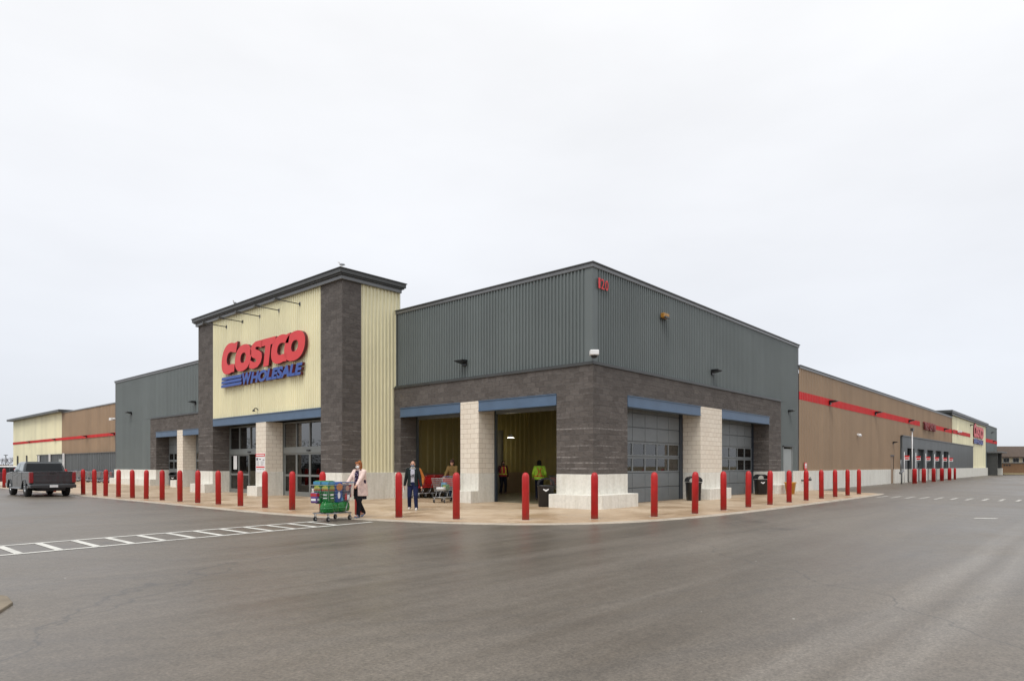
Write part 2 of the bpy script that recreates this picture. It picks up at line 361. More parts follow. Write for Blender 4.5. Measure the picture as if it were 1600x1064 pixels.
def grassmat(name, a, bb):
    m, t, b = newmat(name); tc = N(t, 'ShaderNodeTexCoord')
    L(t, mixc(t, mapr(t, noise(t, tc.outputs['Object'], 1.5, 6, .7), .3, .7, 0, 1), a, bb), b.inputs['Base Color']); b.inputs['Roughness'].default_value = .9; return m
M['dirt'] = grassmat('dirt and dead grass', (.16,.12,.06), (.24,.19,.10))
M['bush'] = grassmat('brown brush', (.10,.06,.035), (.16,.10,.05))
M['twig'] = grassmat('bare twigs', (.10,.09,.10), (.16,.14,.15))
M['conifer'] = grassmat('dark tree foliage', (.03,.045,.02), (.06,.07,.03))

# ------------------------------------------------------------------ ground
def sheet(name, pts, z, m, kind='structure', thick=None):
    b = MB(); n = len(pts)
    b.add([(x, y, z) for x, y in pts], [tuple(range(n))])
    o = b.build(name, m); me = o.data
    if me.polygons[0].normal.z < 0: me.flip_normals()
    return tag(o, kind=kind)
sheet('ground', [(-900,-900),(900,-900),(900,900),(-900,900)], -.012, M['dirt'])
sheet('asphalt_lot', [(-140,-140),(160,-140),(160,260),(-140,260)], 0, M['asphalt'])
EDGE = [(-9.1, 75), (-8.95, 45), (-8.75, 30), (-8.6, 14), (-8.6, 7), (-8.35, 4.4), (-7.75, 1.5), (-7.1, -.45), (-6.3, -2.0), (-4.9, -3.25), (-3.3, -3.95), (-1, -4.4), (3.5, -4.68), (11.5, -4.7), (18.5, -4.7), (20.6, -4.45)]
def smooth_edge(P, it=2):
    for _ in range(it):
        Q = [P[0]]
        for a, b in zip(P, P[1:]):
            Q += [(a[0]*.75+b[0]*.25, a[1]*.75+b[1]*.25), (a[0]*.25+b[0]*.75, a[1]*.25+b[1]*.75)]
        P = Q+[P[-1]]
    return P
ED = smooth_edge(EDGE)
def offset(P, d):
    o = []
    for i, p in enumerate(P):
        a = Vector(P[max(i-1, 0)]); b = Vector(P[min(i+1, len(P)-1)]); t = (b-a).normalized(); n = Vector((-t.y, t.x))
        o.append((p[0]+n.x*d, p[1]+n.y*d))
    return o
INN = offset(ED, .28)
b = MB(); n = len(ED)       # the slab has a real edge 25 mm above the asphalt
pa = [(x, y) for x, y in INN]+[(23.4, -.02), (23.4, 3), (3, 3), (3, 75)]
b.add([(x, y, .022) for x, y in pa], [tuple(range(len(pa)))])
ap = b.build('pavement', M['apron']); tag(ap, kind='structure')
if ap.data.polygons[0].normal.z < 0: ap.data.flip_normals()
b = MB()
b.add([(x, y, .022) for x, y in INN]+[(x, y, .018) for x, y in ED]+[(x, y, -.01) for x, y in offset(ED, -.02)],
      [(i, i+1, n+i+1, n+i) for i in range(n-1)]+[(n+i, n+i+1, 2*n+i+1, 2*n+i) for i in range(n-1)])
tag(b.build('pavement_edge', M['lip']), kind='structure')
# painted walkway markings: one pedestrian crossing each side
def line2(b, p, q, w, z=.006):
    p = Vector((*p, 0)); q = Vector((*q, 0)); d = (q-p).normalized(); nn = Vector((-d.y, d.x, 0))*w/2
    b.add([(v.x, v.y, z) for v in (p-nn, q-nn, q+nn, p+nn)], [(0, 1, 2, 3)])
b = MB(); lo = lambda x: 1.45+(x+8.4)*.094; hi = lambda x: 2.78+(x+8.9)*.064
line2(b, (-8.15, lo(-8.15)), (-26, lo(-26)), .13); line2(b, (-8.75, hi(-8.75)), (-26, hi(-26)), .13)
x = -9.3
while x > -25:
    y0, y1 = lo(x)+.05, hi(x)-.05
    b.add([(x-.065, y0, .006), (x+.065, y0, .006), (x+.065, y1, .006), (x-.065, y1, .006)], [(0,1,2,3)]); x -= .605
tag(b.build('crosswalk_marking', M['paint']), kind='structure')
b = MB(); line2(b, (15.75, -4.95), (15.75, -30), .10); line2(b, (17.9, -4.95), (18.9, -30), .10)
y = -5.2
while y > -30:
    b.add([(15.8, y-.07, .006), (17.85, y-.07, .006), (17.85, y+.07, .006), (15.8, y+.07, .006)], [(0,1,2,3)]); y -= .58
tag(b.build('crosswalk_marking', M['old_paint']), kind='structure')
b = MB(); b.add([(3.95,-10.3,.006),(4.2,-10.35,.006),(4.42,-10.85,.006),(4.15,-10.8,.006)], [(0,1,2,3)]); tag(b.build('paint_patch', M['paint']), kind='structure')
# kerbed island whose tip enters the frame at the left
b = MB(); isl = [(-17.0,-3.25), (-16.86,-3.75), (-16.9,-4.2), (-17.15,-4.75), (-18.2,-5.6), (-22,-6.0), (-24,-5.2), (-24,-2.4), (-21,-2.2), (-18,-2.6)]
isl = [(x-.1, y) for x, y in isl]; b.prism(isl, -.01, .03, 'z'); tag(b.build('island', plain('weathered brown concrete', (.19,.155,.11), .8, 0, .3, 2), bevel=.01), kind='structure')

# ------------------------------------------------------------------ building
bld = thing('warehouse_store', 'long grey, tan and cream warehouse store with dark block base and tower over the entrance', 'building')
def MP(face, plane):
    """(along, outward, z) -> world for the front (faces -X) or side (faces -Y) walls"""
    if face == 'f': return lambda s, o, z: (plane-o, s, z)
    return lambda s, o, z: (s, plane-o, z)
def ribbed(name, face, plane, s0, s1, z0, z1, m, pitch, depth, parent=bld, label=None):
    mp = MP(face, plane); n = max(1, round((s1-s0)/pitch)); p = (s1-s0)/n; pr = []
    for i in range(n):
        a = s0+i*p; pr += [(a, 0), (a+.42*p, 0), (a+.54*p, depth), (a+.88*p, depth)]
    pr.append((s1, 0)); b = MB(); k = len(pr)
    b.add([mp(s, o, z0) for s, o in pr]+[mp(s, o, z1) for s, o in pr], [(i, i+1, k+i+1, k+i) for i in range(k-1)])
    o = b.build(name, m, parent)
    # one continuous facade coordinate for the paint tint
    l = o.data.uv_layers[0].data
    for pl in o.data.polygons:
        for li in pl.loop_indices:
            c = o.data.vertices[o.data.loops[li].vertex_index].co; l[li].uv = ((c.y if face == 'f' else c.x), c.z)
    if label: o['label'] = label
    return o
def gridwall(name, face, plane, s0, s1, z0, z1, holes, depth, m, parent=bld):
    """solid wall of a thickness with rectangular openings: front, back and reveal faces"""
    mp = MP(face, plane)
    S = sorted({s0, s1}|{v for h in holes for v in h[:2] if s0 < v < s1}); Z = sorted({z0, z1}|{v for h in holes for v in h[2:] if z0 < v < z1})
    def solid(i, j):
        if i < 0 or j < 0 or i >= len(S)-1 or j >= len(Z)-1: return False
        cs, cz = (S[i]+S[i+1])/2, (Z[j]+Z[j+1])/2
        return not any(a < cs < b_ and c < cz < d for a, b_, c, d in holes)
    b = MB()
    for i in range(len(S)-1):
        for j in range(len(Z)-1):
            if not solid(i, j): continue
            a, c, e, g = S[i], S[i+1], Z[j], Z[j+1]
            for o in (0, -depth): b.add([mp(a, o, e), mp(c, o, e), mp(c, o, g), mp(a, o, g)], [(0,1,2,3)])
            if not solid(i-1, j): b.add([mp(a,0,e), mp(a,-depth,e), mp(a,-depth,g), mp(a,0,g)], [(0,1,2,3)])
            if not solid(i+1, j): b.add([mp(c,0,e), mp(c,-depth,e), mp(c,-depth,g), mp(c,0,g)], [(0,1,2,3)])
            if not solid(i, j-1): b.add([mp(a,0,e), mp(c,0,e), mp(c,-depth,e), mp(a,-depth,e)], [(0,1,2,3)])
            if not solid(i, j+1): b.add([mp(a,0,g), mp(c,0,g), mp(c,-depth,g), mp(a,-depth,g)], [(0,1,2,3)])
    return b.build(name, m, parent)
def fbox(name, face, plane, s0, s1, o0, o1, z0, z1, m, parent=bld, bevel=0):
    mp = MP(face, plane); a = mp(s0, o0, z0); c = mp(s1, o1, z1)
    return MB().box(min(a[0],c[0]), max(a[0],c[0]), min(a[1],c[1]), max(a[1],c[1]), z0, z1).build(name, m, parent, bevel)
T = .9
# block storey of the corner: front then side
gridwall('block_wall', 'f', 0, 0, 10.95, 1.2, 5.0, [(1.6, 5.54, 1.1, 4.1), (5.54, 6.6, 1.1, 4.1), (6.6, 10.5, 1.1, 4.1)], T, M['block'])
gridwall('block_wall', 's', 0, T, 17.94, 1.2, 5.0, [(2.2, 8.15, 1.1, 4.1), (8.15, 10.35, 1.1, 4.1), (10.35, 16.18, 1.1, 4.1)], T, M['block'])
gridwall('block_wall', 'f', 0, 25.3, 40.38, 1.2, 5.0, [(29.5, 34.4, 1.1, 4.0), (34.4, 35.4, 1.1, 4.0), (35.4, 39.25, 1.1, 4.0)], T, M['block'])
# plinths, 15 mm proud of the block
P = .015
def plinth(face, plane, s0, s1, z1=1.2, o1=P, o0=-T-P, foot=None):
    fbox('plinth', face, plane, s0, s1, o0, o1, 0, z1, M['plinth'], bevel=.012)
    if foot: fbox('plinth_step', face, plane, foot[0], foot[1], o1+.002, .46, 0, .5, M['plinth'], bevel=.015)
# the corner foot is one L-shaped casting
c = MB(); c.prism([(-P,-P), (2.2,-P), (2.2, T+P), (T+P, T+P), (T+P, 1.6), (-P, 1.6)], 0, 1.2, 'z').build('plinth', M['plinth'], bld, bevel=.012)
c = MB(); c.prism([(-.46,-.15), (-.15,-.46), (2.2,-.46), (2.2,-.017), (-.017,-.017), (-.017,1.6), (-.46,1.6)], 0, .5, 'z').build('plinth_step', M['plinth'], bld, bevel=.015)
plinth('f', 0, 5.54, 6.6, foot=(5.54, 6.6)); plinth('f', 0, 10.5, 10.93)
plinth('s', 0, 8.15, 10.35, foot=(8.15, 10.35)); plinth('s', 0, 16.18, 17.94, foot=(16.18, 17.94))
plinth('f', 0, 34.4, 35.4, foot=(34.4, 35.4)); plinth('f', 0, 39.25, 40.38, foot=(39.25, 40.38)); plinth('f', 0, 25.3, 29.5)
fbox('plinth', 'f', 0, 40.4, 48.44, -.5, .0, 0, 1.2, M['plinth'], bevel=.012); fbox('plinth_step', 'f', 0, 40.4, 48.44, .002, .35, 0, .5, M['plinth'], bevel=.015)
# pale block piers
for f_, s0, s1, zt in (('f', 5.54, 6.6, 4.1), ('s', 8.15, 10.35, 4.1), ('f', 34.4, 35.4, 4.0)):
    fbox('pale_pier', f_, 0, s0+.004, s1-.004, -T, .006, 1.2, zt-.004, M['pier'])
# blue lintel beams (web + flanges)
def beam(face, plane, s0, s1, z0, z1, dep=.32):
    mp = MP(face, plane); b = MB()
    def bx(o0, o1, a, c):
        p, q = mp(s0, o0, a), mp(s1, o1, c); b.box(min(p[0],q[0]), max(p[0],q[0]), min(p[1],q[1]), max(p[1],q[1]), a, c)
    bx(-dep, .05, z0, z0+.03); bx(-.03, .02, z0+.03, z1-.03); bx(-dep, .05, z1-.03, z1-.004)
    return b.build('lintel_beam', M['beam'], bld)
beam('f', 0, 1.605, 5.535, 3.68, 4.1); beam('f', 0, 6.605, 10.495, 3.68, 4.1); beam('s', 0, 2.205, 8.145, 3.68, 4.1); beam('s', 0, 10.355, 16.175, 3.68, 4.1)
beam('f', 0, 29.505, 34.395, 3.6, 4.0); beam('f', 0, 35.405, 39.245, 3.6, 4.0)
# grey ribbed upper storey
ribbed('wall_cladding', 'f', .13, .42, 10.93, 5.08, 8.4, M['metal_grey'], .156, .045)
ribbed('wall_cladding', 's', .13, .42, 20.85, 5.08, 8.4, M['metal_grey'], .156, .045)
ribbed('wall_cladding', 's', .13, 17.96, 18.55, 1.2, 5.08, M['metal_grey'], .156, .045)
ribbed('wall_cladding', 's', .13, 18.55, 20.05, 2.55, 5.08, M['metal_grey'], .156, .045)
ribbed('wall_cladding', 's', .13, 20.05, 20.85, 1.2, 5.08, M['metal_grey'], .156, .045)
ribbed('wall_cladding', 'f', .13, 25.3, 48.3, 5.08, 8.4, M['metal_grey'], .25, .035)
ribbed('wall_cladding', 'f', .13, 40.4, 48.3, 1.2, 5.08, M['metal_grey'], .25, .035)
fbox('corner_flashing', 's', .095, 20.83, 21.05, -.1, 0, 1.2, 8.4, M['trim'], bevel=.004); fbox('corner_flashing', 'f', .095, 48.3, 48.44, -.1, 0, 1.2, 8.4, M['trim'])
b = MB(); b.prism([(.1,.1), (.42,.1), (.42,.14), (.14,.14), (.14,.42), (.1,.42)], 5.08, 8.4, 'z'); b.build('corner_flashing', M['metal_grey'], bld, bevel=.003)
fbox('corner_flashing', 'f', .09, 10.84, 10.945, -.06, .0, 5.08, 8.4, M['trim'])
# drip trims between block and cladding; cap flashings
b = MB(); b.prism([(-.05,-.05), (17.99,-.05), (17.99,.12), (.12,.12), (.12,10.95), (-.05,10.95)], 5.0, 5.05, 'z'); b.prism([(.03,.03), (17.97,.03), (17.97,.13), (.13,.13), (.13,10.95), (.03,10.95)], 5.052, 5.12, 'z'); b.build('drip_trim', M['trim'], bld)
b = MB(); b.box(-.05, .12, 25.3, 40.43, 5.0, 5.05); b.box(.03, .13, 25.3, 40.41, 5.052, 5.12); b.build('drip_trim', M['trim'], bld)
def cap(name, pts, z0, z1, m): return MB().prism(pts, z0, z1, 'z').build(name, m, bld, bevel=.006)
def Lshape(o, x1, y1, ins): return [(.11-o,.11-o), (x1,.11-o), (x1,.11+ins), (.11+ins,.11+ins), (.11+ins,y1), (.11-o,y1)]
cap('parapet_cap', Lshape(.05, 21.1, 10.95, .3), 8.39, 8.52, M['trim_light']); cap('parapet_cap', Lshape(.09, 21.14, 10.95, .34), 8.522, 8.57, M['trim'])
b = MB(); b.box(.06, .41, 25.3, 48.5, 8.39, 8.52); b.build('parapet_cap', M['trim_light'], bld)
b = MB(); b.box(.02, .45, 25.3, 48.54, 8.522, 8.57); b.build('parapet_cap', M['trim'], bld)
# roof and unseen core so nothing shows through
b = MB(); b.box(.45, 21.0, .45, 48.4, 7.9, 8.0); b.box(21.02, 121, .2, 48, 6.85, 6.95); b.box(1.7, 21, 48.6, 91, 6.85, 6.95); b.build('roof', M['trim'], bld)
b = MB(); b.box(20.95, 21.02, .25, 48, 0, 8.38); b.box(.3, .36, 40.5, 48.3, 0, 8.38); b.box(.45, 20.9, 48.3, 48.36, 0, 8.38); b.box(1.0, 21, 25.0, 25.1, 0, 8); b.build('inner_wall', M['trim'], bld)

# --- entrance tower
TX = -2.76
MB().box(TX, -1.8, 10.95, 12.6, 1.2, 9.42).build('tower_block_pier', M['block'], bld)
MB().box(TX, 0, 23.4, 25.26, 1.2, 9.42).build('tower_block_pier', M['block'], bld)
MB().box(TX-P, -1.8-P, 10.95-P, 12.6+P, 0, 1.2).build('plinth', M['plinth'], bld, bevel=.012)
MB().box(TX-P, 0, 23.4-P, 25.28, 0, 1.2).build('plinth', M['plinth'], bld, bevel=.012)
MB().box(TX-.46, TX-P-.002, 10.95-P, 12.6, 0, .5).build('plinth_step', M['plinth'], bld, bevel=.015)
MB().box(TX-.46, TX-P-.002, 23.4-P, 25.28, 0, .5).build('plinth_step', M['plinth'], bld, bevel=.015)
MB().box(-1.8+.002, -.02, 10.95-P, 11.4, 0, 1.2).build('plinth', M['plinth'], bld, bevel=.01)
ribbed('tower_cladding', 's', 11.0, -1.8, .36, 1.2, 9.42, M['cream'], .19, .05)
ribbed('tower_cladding', 'f', TX+.05, 12.6, 23.4, 4.08, 9.42, M['cream'], .19, .05)
MB().box(.3, .4, 11.02, 25.2, 5, 9.42).build('tower_back_wall', M['trim'], bld)
MB().box(TX, TX+.35, 12.605, 23.395, 3.66, 3.70).box(TX+.0, TX+.05, 12.605, 23.395, 3.70, 4.03).box(TX-.03, TX+.35, 12.605, 23.395, 4.03, 4.07).build('lintel_beam', M['beam'], bld)
MB().box(TX+.36, -1.8, 12.6, 23.4, 3.95, 4.06).build('entrance_soffit', M['beam_dark'], bld)
MB().box(TX, -1.87, 17.5, 18.5, 1.2, 3.65).build('pale_pier', M['pier'], bld)
MB().box(TX-P, -1.85, 17.5-P, 18.5+P, 0, 1.2).build('plinth', M['plinth'], bld, bevel=.012)
MB().box(TX-.46, TX-P-.002, 17.5-P, 18.5+P, 0, .5).build('plinth_step', M['plinth'], bld, bevel=.015)
# two tier eave
b = MB()
def frame_prism(b, o, z0, z1):
    b.box(TX-o, .22+o, 10.95-o, 25.26+o, z0, z1)
frame_prism(b, .12, 9.40, 9.56); eb = b.build('roof_fascia', M['trim_light'], bld, bevel=.01)
b = MB(); frame_prism(b, .2, 9.562, 9.62); frame_prism(b, .26, 9.622, 9.79); frame_prism(b, .3, 9.792, 9.835); b.build('roof_fascia', M['trim'], bld, bevel=.008)

# --- storefront glazing of the entrance (plane x = -1.85)
def storefront(y0, y1, mull, doors, name='storefront', open_rng=None):
    X = -1.84; fr = MB(); g = MB()
    def fb(a, c, z0, z1, d=.10, x=X): fr.box(x, x+d, a, c, z0, z1)
    fb(y0, y0+.09, 0, 3.66); fb(y1-.09, y1, 0, 3.66); fb(y0+.09, y1-.09, 3.58, 3.66); fb(y0+.09, y1-.09, 2.12, 2.42, .16, X-.04)
    for q in mull: fb(q-.035, q+.035, 2.42, 3.58)
    g2 = MB().box(X+.05, X+.056, y0+.09, y1-.09, 2.42, 3.58)
    for a, c in doors:
        fb(a, a+.07, .0, 2.12, .06, X+.01); fb(c-.07, c, .0, 2.12, .06, X+.01); fb(a+.07, c-.07, .0, .24, .06, X+.01); fb(a+.07, c-.07, 2.04, 2.12, .06, X+.01); fb(a+.07, c-.07, .98, 1.08, .06, X+.01)
        g.box(X+.04, X+.046, a+.07, c-.07, .24, .98); g.box(X+.04, X+.046, a+.07, c-.07, 1.08, 2.04)
    f = fr.build('storefront_frame', M['frame'], bld); g.build('storefront_glass', M['glass'], f); g2.build('transom_glass', M['glass_sky'], f)
    s = MB(); cy = (y0+y1)/2; s.box(X-.09, X-.042, cy-.14, cy+.14, 2.2, 2.27); s.build('door_sensor', M['black'], f)
storefront(12.6, 17.5, (16.25, 15.05, 13.85), [(16.25,17.38),(15.05,16.25),(13.87,15.05),(12.72,13.87)])
storefront(18.5, 23.4, (19.7, 20.95, 22.2), [(22.3,23.3),(21.1,22.3)])
fbox('door_notice', 'f', -1.85, 22.45, 22.85, .0, .006, 1.3, 2.05, M['white'])
# interior lobby behind the glass
b = MB(); b.box(-1.7, 8, 11.05, 11.1, 0, 4.9); b.box(-1.7, 8, 25.0, 25.05, 0, 4.9); b.box(8, 8.1, 11.05, 25.05, 0, 4.9); b.box(-1.7, 8, 11.1, 25.0, 4.4, 4.5)
b.build('lobby_wall', plain('lobby drywall', (.16,.15,.12), .7), bld)
b = MB(); b.box(-1.7, 8, 11.1, 25, .01, .03); b.build('lobby_floor', plain('polished concrete floor', (.22,.20,.17), .35), bld)

# --- corner vestibule seen through the open roll-up doors
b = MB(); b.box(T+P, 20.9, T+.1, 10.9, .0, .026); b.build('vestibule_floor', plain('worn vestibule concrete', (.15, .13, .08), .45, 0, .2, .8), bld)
ribbed('vestibule_wall', 's', 10.9, T, 4.2, 1.15, 4.6, M['cream_shaded'], .42, .05)
ribbed('vestibule_wall', 's', 10.9, 7.3, 9.2, 1.15, 4.6, M['cream_shaded'], .42, .05)
ribbed('vestibule_wall', 's', 10.9, 4.2, 7.3, 3.4, 4.6, M['cream_shaded'], .42, .05)
ribbed('vestibule_wall', 'f', 9.2, .95, 6.0, .02, 4.6, M['cream_lit'], .42, .05); ribbed('vestibule_wall', 'f', 9.2, 6.0, 10.9, .02, 4.6, M['cream_shaded'], .42, .05)  # one wall in two tones, lit and shaded copies of its paint
fbox('vestibule_plinth', 's', 10.88, T, 4.2, -.1, .02, 0, 1.15, plain('brown painted wainscot', (.20,.14,.09), .6), bld)
fbox('vestibule_plinth', 's', 10.88, 7.3, 9.15, -.1, .02, 0, 1.15, plain('brown painted wainscot', (.20,.14,.09), .6), bld)
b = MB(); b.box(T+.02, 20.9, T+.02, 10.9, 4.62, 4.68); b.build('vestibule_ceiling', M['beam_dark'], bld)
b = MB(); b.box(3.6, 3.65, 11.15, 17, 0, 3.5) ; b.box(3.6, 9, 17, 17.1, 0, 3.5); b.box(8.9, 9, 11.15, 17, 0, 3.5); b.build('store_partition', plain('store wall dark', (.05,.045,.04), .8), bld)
ribbed('vestibule_wall', 's', 10.9, 9.3, 20.9, .02, 4.6, M['cream_shaded'], .42, .05)
MB().box(20.8, 20.86, .95, 10.9, .03, 4.6).build('room_divider', M['cream_lit'], bld); MB().box(9.22, 9.28, .95, 10.9, .03, 4.6).build('room_divider', M['cream_shaded'], bld)
# door tracks beside the openings
for y_ in (1.62, 5.46, 6.62, 10.42): fbox('door_track', 'f', T, y_, y_+.06, -.12, .0, 0, 4.1, M['beam_dark'])
# rolled up door bottoms (horizontal drums under the lintel)
for y0, y1 in ((1.68, 5.46), (6.68, 10.42)):
    fbox('rolled_door', 'f', T, y0, y1, -.30, -.02, 3.62, 3.95, M['door_grey'])

# --- sectional garage doors
def garage(face, plane, s0, s1, cols, ztop=4.05, glassrows=(2, 3)):
    mp = MP(face, plane); b = MB(); g = MB(); rows = [(.02,.6),(.62,1.2),(1.22,1.86),(1.88,2.46),(2.48,3.03),(3.05,3.6)]
    if ztop > 3.7: rows.append((3.62, ztop))
    def bx(m_, a, c, o0, o1, z0, z1):
        p, q = mp(a, o0, z0), mp(c, o1, z1); m_.box(min(p[0],q[0]), max(p[0],q[0]), min(p[1],q[1]), max(p[1],q[1]), z0, z1)
    w = (s1-s0)/cols
    for z_ in [q[0]-.02 for q in rows]: bx(b, s0, s1, -.07, -.052, z_-.02, z_+.05)
    for r_, (z0, z1) in enumerate(rows):
        if r_ in glassrows:
            bx(b, s0, s1, -.05, 0, z0, z0+.07); bx(b, s0, s1, -.05, 0, z1-.07, z1)
            for i in range(cols+1):
                c_ = s0+i*w; a, e = max(s0, c_-.05), min(s1, c_+.05); bx(b, a, e, -.05, 0, z0+.07, z1-.07)
            bx(g, s0, s1, -.03, -.024, z0+.07, z1-.07)
        else:
            bx(b, s0, s1, -.05, -.012, z0, z1)
            for i in range(cols):
                bx(b, s0+i*w+.012, s0+(i+1)*w-.012, -.012, .0, z0+.012, z1-.012)
    o = b.build('garage_door', M['door_grey'], bld, bevel=.004); g.build('door_glazing', M['glass_door'], o); return o
garage('s', .84, 1.98, 7.82, 6); garage('s', .84, 10.35, 15.95, 6); garage('f', .84, 35.45, 39.1, 4, 3.95); garage('f', .84, 29.55, 34.3, 5, 3.95)
fbox('door_track', 's', .84, 7.83, 8.14, -.1, .02, 0, 4.08, M['beam_dark']); fbox('door_track', 's', .84, 15.96, 16.17, -.1, .02, 0, 4.08, M['beam_dark'])
# --- personnel door on the grey side bay
fbox('plinth', 's', 0, 17.96, 18.55, -.5, .0, 0, 1.2, M['plinth'], bevel=.012); fbox('plinth', 's', 0, 20.0, 21.2, -.5, .0, 0, 1.2, M['plinth'], bevel=.012)
d = fbox('side_door', 's', .13, 18.62, 19.95, -.05, .02, .02, 2.45, M['door_pale'], bevel=.006)
fbox('door_frame', 's', .13, 18.5, 18.62, -.06, .05, .02, 2.55, M['frame'], d); fbox('door_frame', 's', .13, 19.95, 20.05, -.06, .05, .02, 2.55, M['frame'], d); fbox('door_frame', 's', .13, 18.45, 20.1, -.06, .12, 2.56, 2.62, M['trim'], d)
MB().box(19.75, 19.85, .04, .1, 1.0, 1.06).build('door_handle', M['steel'], d)

# --- long tan side wall
ribbed('side_cladding', 's', .08, 21.07, 43.7, 1.2, 5.38, M['tan'], .3, .03)
ribbed('side_cladding', 's', .08, 43.7, 45.0, 2.35, 5.38, M['tan'], .3, .03)
ribbed('side_cladding', 's', .08, 45.0, 47.3, 1.2, 5.38, M['tan'], .3, .03); ribbed('side_cladding', 's', .08, 47.3, 74.9, 4.0, 5.38, M['tan'], .3, .03)
ribbed('side_cladding', 's', .08, 21.07, 74.9, 5.85, 7.22, M['tan'], .3, .03)
ribbed('side_cladding', 's', .08, 55.9, 64.5, 5.38, 5.85, M['tan'], .3, .03)
ribbed('red_band', 's', .075, 21.07, 55.9, 5.38, 5.85, M['stripe'], .3, .03); ribbed('red_band', 's', .075, 64.5, 74.9, 5.38, 5.85, M['stripe'], .3, .03)
fbox('parapet_cap', 's', .08, 21.1, 74.9, -.3, .06, 7.22, 7.36, M['trim_light']); fbox('parapet_cap', 's', .08, 21.1, 74.9, -.34, .1, 7.362, 7.4, M['trim'])
fbox('plinth', 's', 0, 21.2, 43.6, -.5, .0, 0, 1.2, M['plinth']); fbox('plinth', 's', 0, 45.1, 49.2, -.5, 0, 0, 1.2, M['plinth'])
d = fbox('side_door', 's', .1, 43.8, 44.9, -.05, .0, .02, 2.3, M['tan']); fbox('door_frame', 's', .1, 43.65, 45.05, -.06, .06, 2.31, 2.42, M['trim'], d)
# cream bay with its own raised roof
ribbed('side_cladding', 's', .02, 74.9, 106, 1.2, 7.5, M['cream'], .4, .035)
ribbed('red_band', 's', -.03, 74.9, 89.3, 5.38, 5.85, M['stripe'], .4, .02)
MB().box(73.2, 106.8, -.2, 6, 7.5, 7.72).box(72.8, 107, -.3, 6.2, 7.722, 8.05).build('roof_fascia', M['trim'], bld, bevel=.02)
MB().box(74.9, 74.95, .03, 6, 6, 7.5).build('side_cladding', M['cream'], bld)
# dark end bay
ribbed('side_cladding', 's', .06, 106, 121.6, 0, 7.85, M['metal_grey'], .4, .035); ribbed('red_band', 's', .02, 106, 121.6, 5.2, 5.75, M['stripe'], .4, .03)
MB().box(105.9, 121.7, -.0, .4, 7.85, 7.98).build('parapet_cap', M['trim'], bld); MB().box(121.6, 121.7, .06, 40, 0, 7.85).build('end_wall', M['metal_grey'], bld)
# dark service block with five bays
holes = [(49.3, 52.4, -.1, 3.1), (53.8, 57.2, -.1, 3.1), (58.6, 61.9, -.1, 3.1), (63.3, 66.6, -.1, 3.1), (68.0, 71.3, -.1, 3.1)]
gridwall('service_block', 's', -.12, 47.28, 91.4, 1.2, 4.1, holes, .6, M['metal_flat'])
MB().box(47.2, 91.5, -.2, .0, 4.1, 4.2).build('drip_trim', M['trim'], bld)
for a, c in ((47.28, 49.3), (52.4, 53.8), (57.2, 58.6), (61.9, 63.3), (66.6, 68.0), (71.3, 107.5)): fbox('plinth', 's', -.14, a, c, -.5, 0, 0, 1.2, M['plinth'])
for i, (a, c, _, _) in enumerate(holes):
    if i == 0: MB().box(a-.2, c+.2, 3.0, 3.1, 0, 3.2).build('bay_back_wall', M['trim'], bld)
    else: garage('s', .3, a, c, 4, 3.1)
MB().box(49.2, 71.4, .5, 6, 3.2, 3.3).build('bay_ceiling', M['trim'], bld)
# small exit porch at the far end
MB().box(108, 108.25, -1.3, -.0, 0, 3.5).build('porch_post', M['trim'], bld); MB().box(113.7, 114.3, -1.3, -.0, 1.1, 3.5).build('porch_post', M['trim'], bld)
MB().box(113.6, 114.4, -1.4, -.0, 0, 1.1).build('plinth', M['plinth'], bld)
MB().box(107.6, 115.2, -1.9, -.0, 3.5, 3.75).build('porch_canopy', M['trim_light'], bld); MB().box(108.4, 113.6, -.3, -.2, 0, 3.4).build('storefront_glass', M['glass'], bld)
MB().box(108.3, 108.5, -1.28, -.3, 0, 3.4).build('porch_frame', M['white'], bld)
# --- left wing, set back
ribbed('wing_cladding', 'f', 1.5, 48.4, 69.7, 2.69, 7.1, M['tan'], .4, .035); ribbed('wing_cladding', 'f', 1.5, 69.7, 91.5, 0, 7.2, M['cream'], .4, .035)
ribbed('red_band', 'f', 1.45, 48.4, 91.5, 4.22, 4.5, M['stripe'], .4, .03)
fbox('parapet_cap', 'f', 1.5, 48.4, 69.7, -.3, .08, 7.1, 7.2, M['trim_light'])
MB().box(.9, 3, 68.6, 92.2, 7.2, 7.45).build('roof_fascia', M['trim'], bld, bevel=.02)
ribbed('wing_base', 'f', 1.3, 48.45, 78.8, 0, 2.69, M['metal_flat'], .5, .03)
MB().box(1.18, 1.28, 48.5, 78.8, 0, 1.05).build('wing_plinth', M['beam_dark'], bld); MB().box(1.2, 1.6, 48.45, 78.9, 2.69, 2.75).build('drip_trim', M['trim'], bld)
MB().box(1.5, 3, 91.5, 91.6, 0, 7.2).build('wing_end_wall', M['cream'], bld); MB().box(1.3, 1.6, 78.8, 78.9, 0, 2.69).build('wing_end_wall', M['metal_flat'], bld)
for y_, m_, z_ in ((67.6, 'white', 2.81), (72.9, 'white', 2.8), (77.4, 'white', 2.65)): MB().box(1.1, 1.22, y_, y_+.3, 0, z_).build('downpipe', M[m_], bld)
MB().box(1.22, 1.28, 68.6, 69.8, 0, 2.2).build('side_door', M['door_pale'], bld)
for y_ in (84.2, 88.8): MB().box(1.35, 1.45, y_, y_+.25, 0, 2.75).build('downpipe', M['trim'], bld)

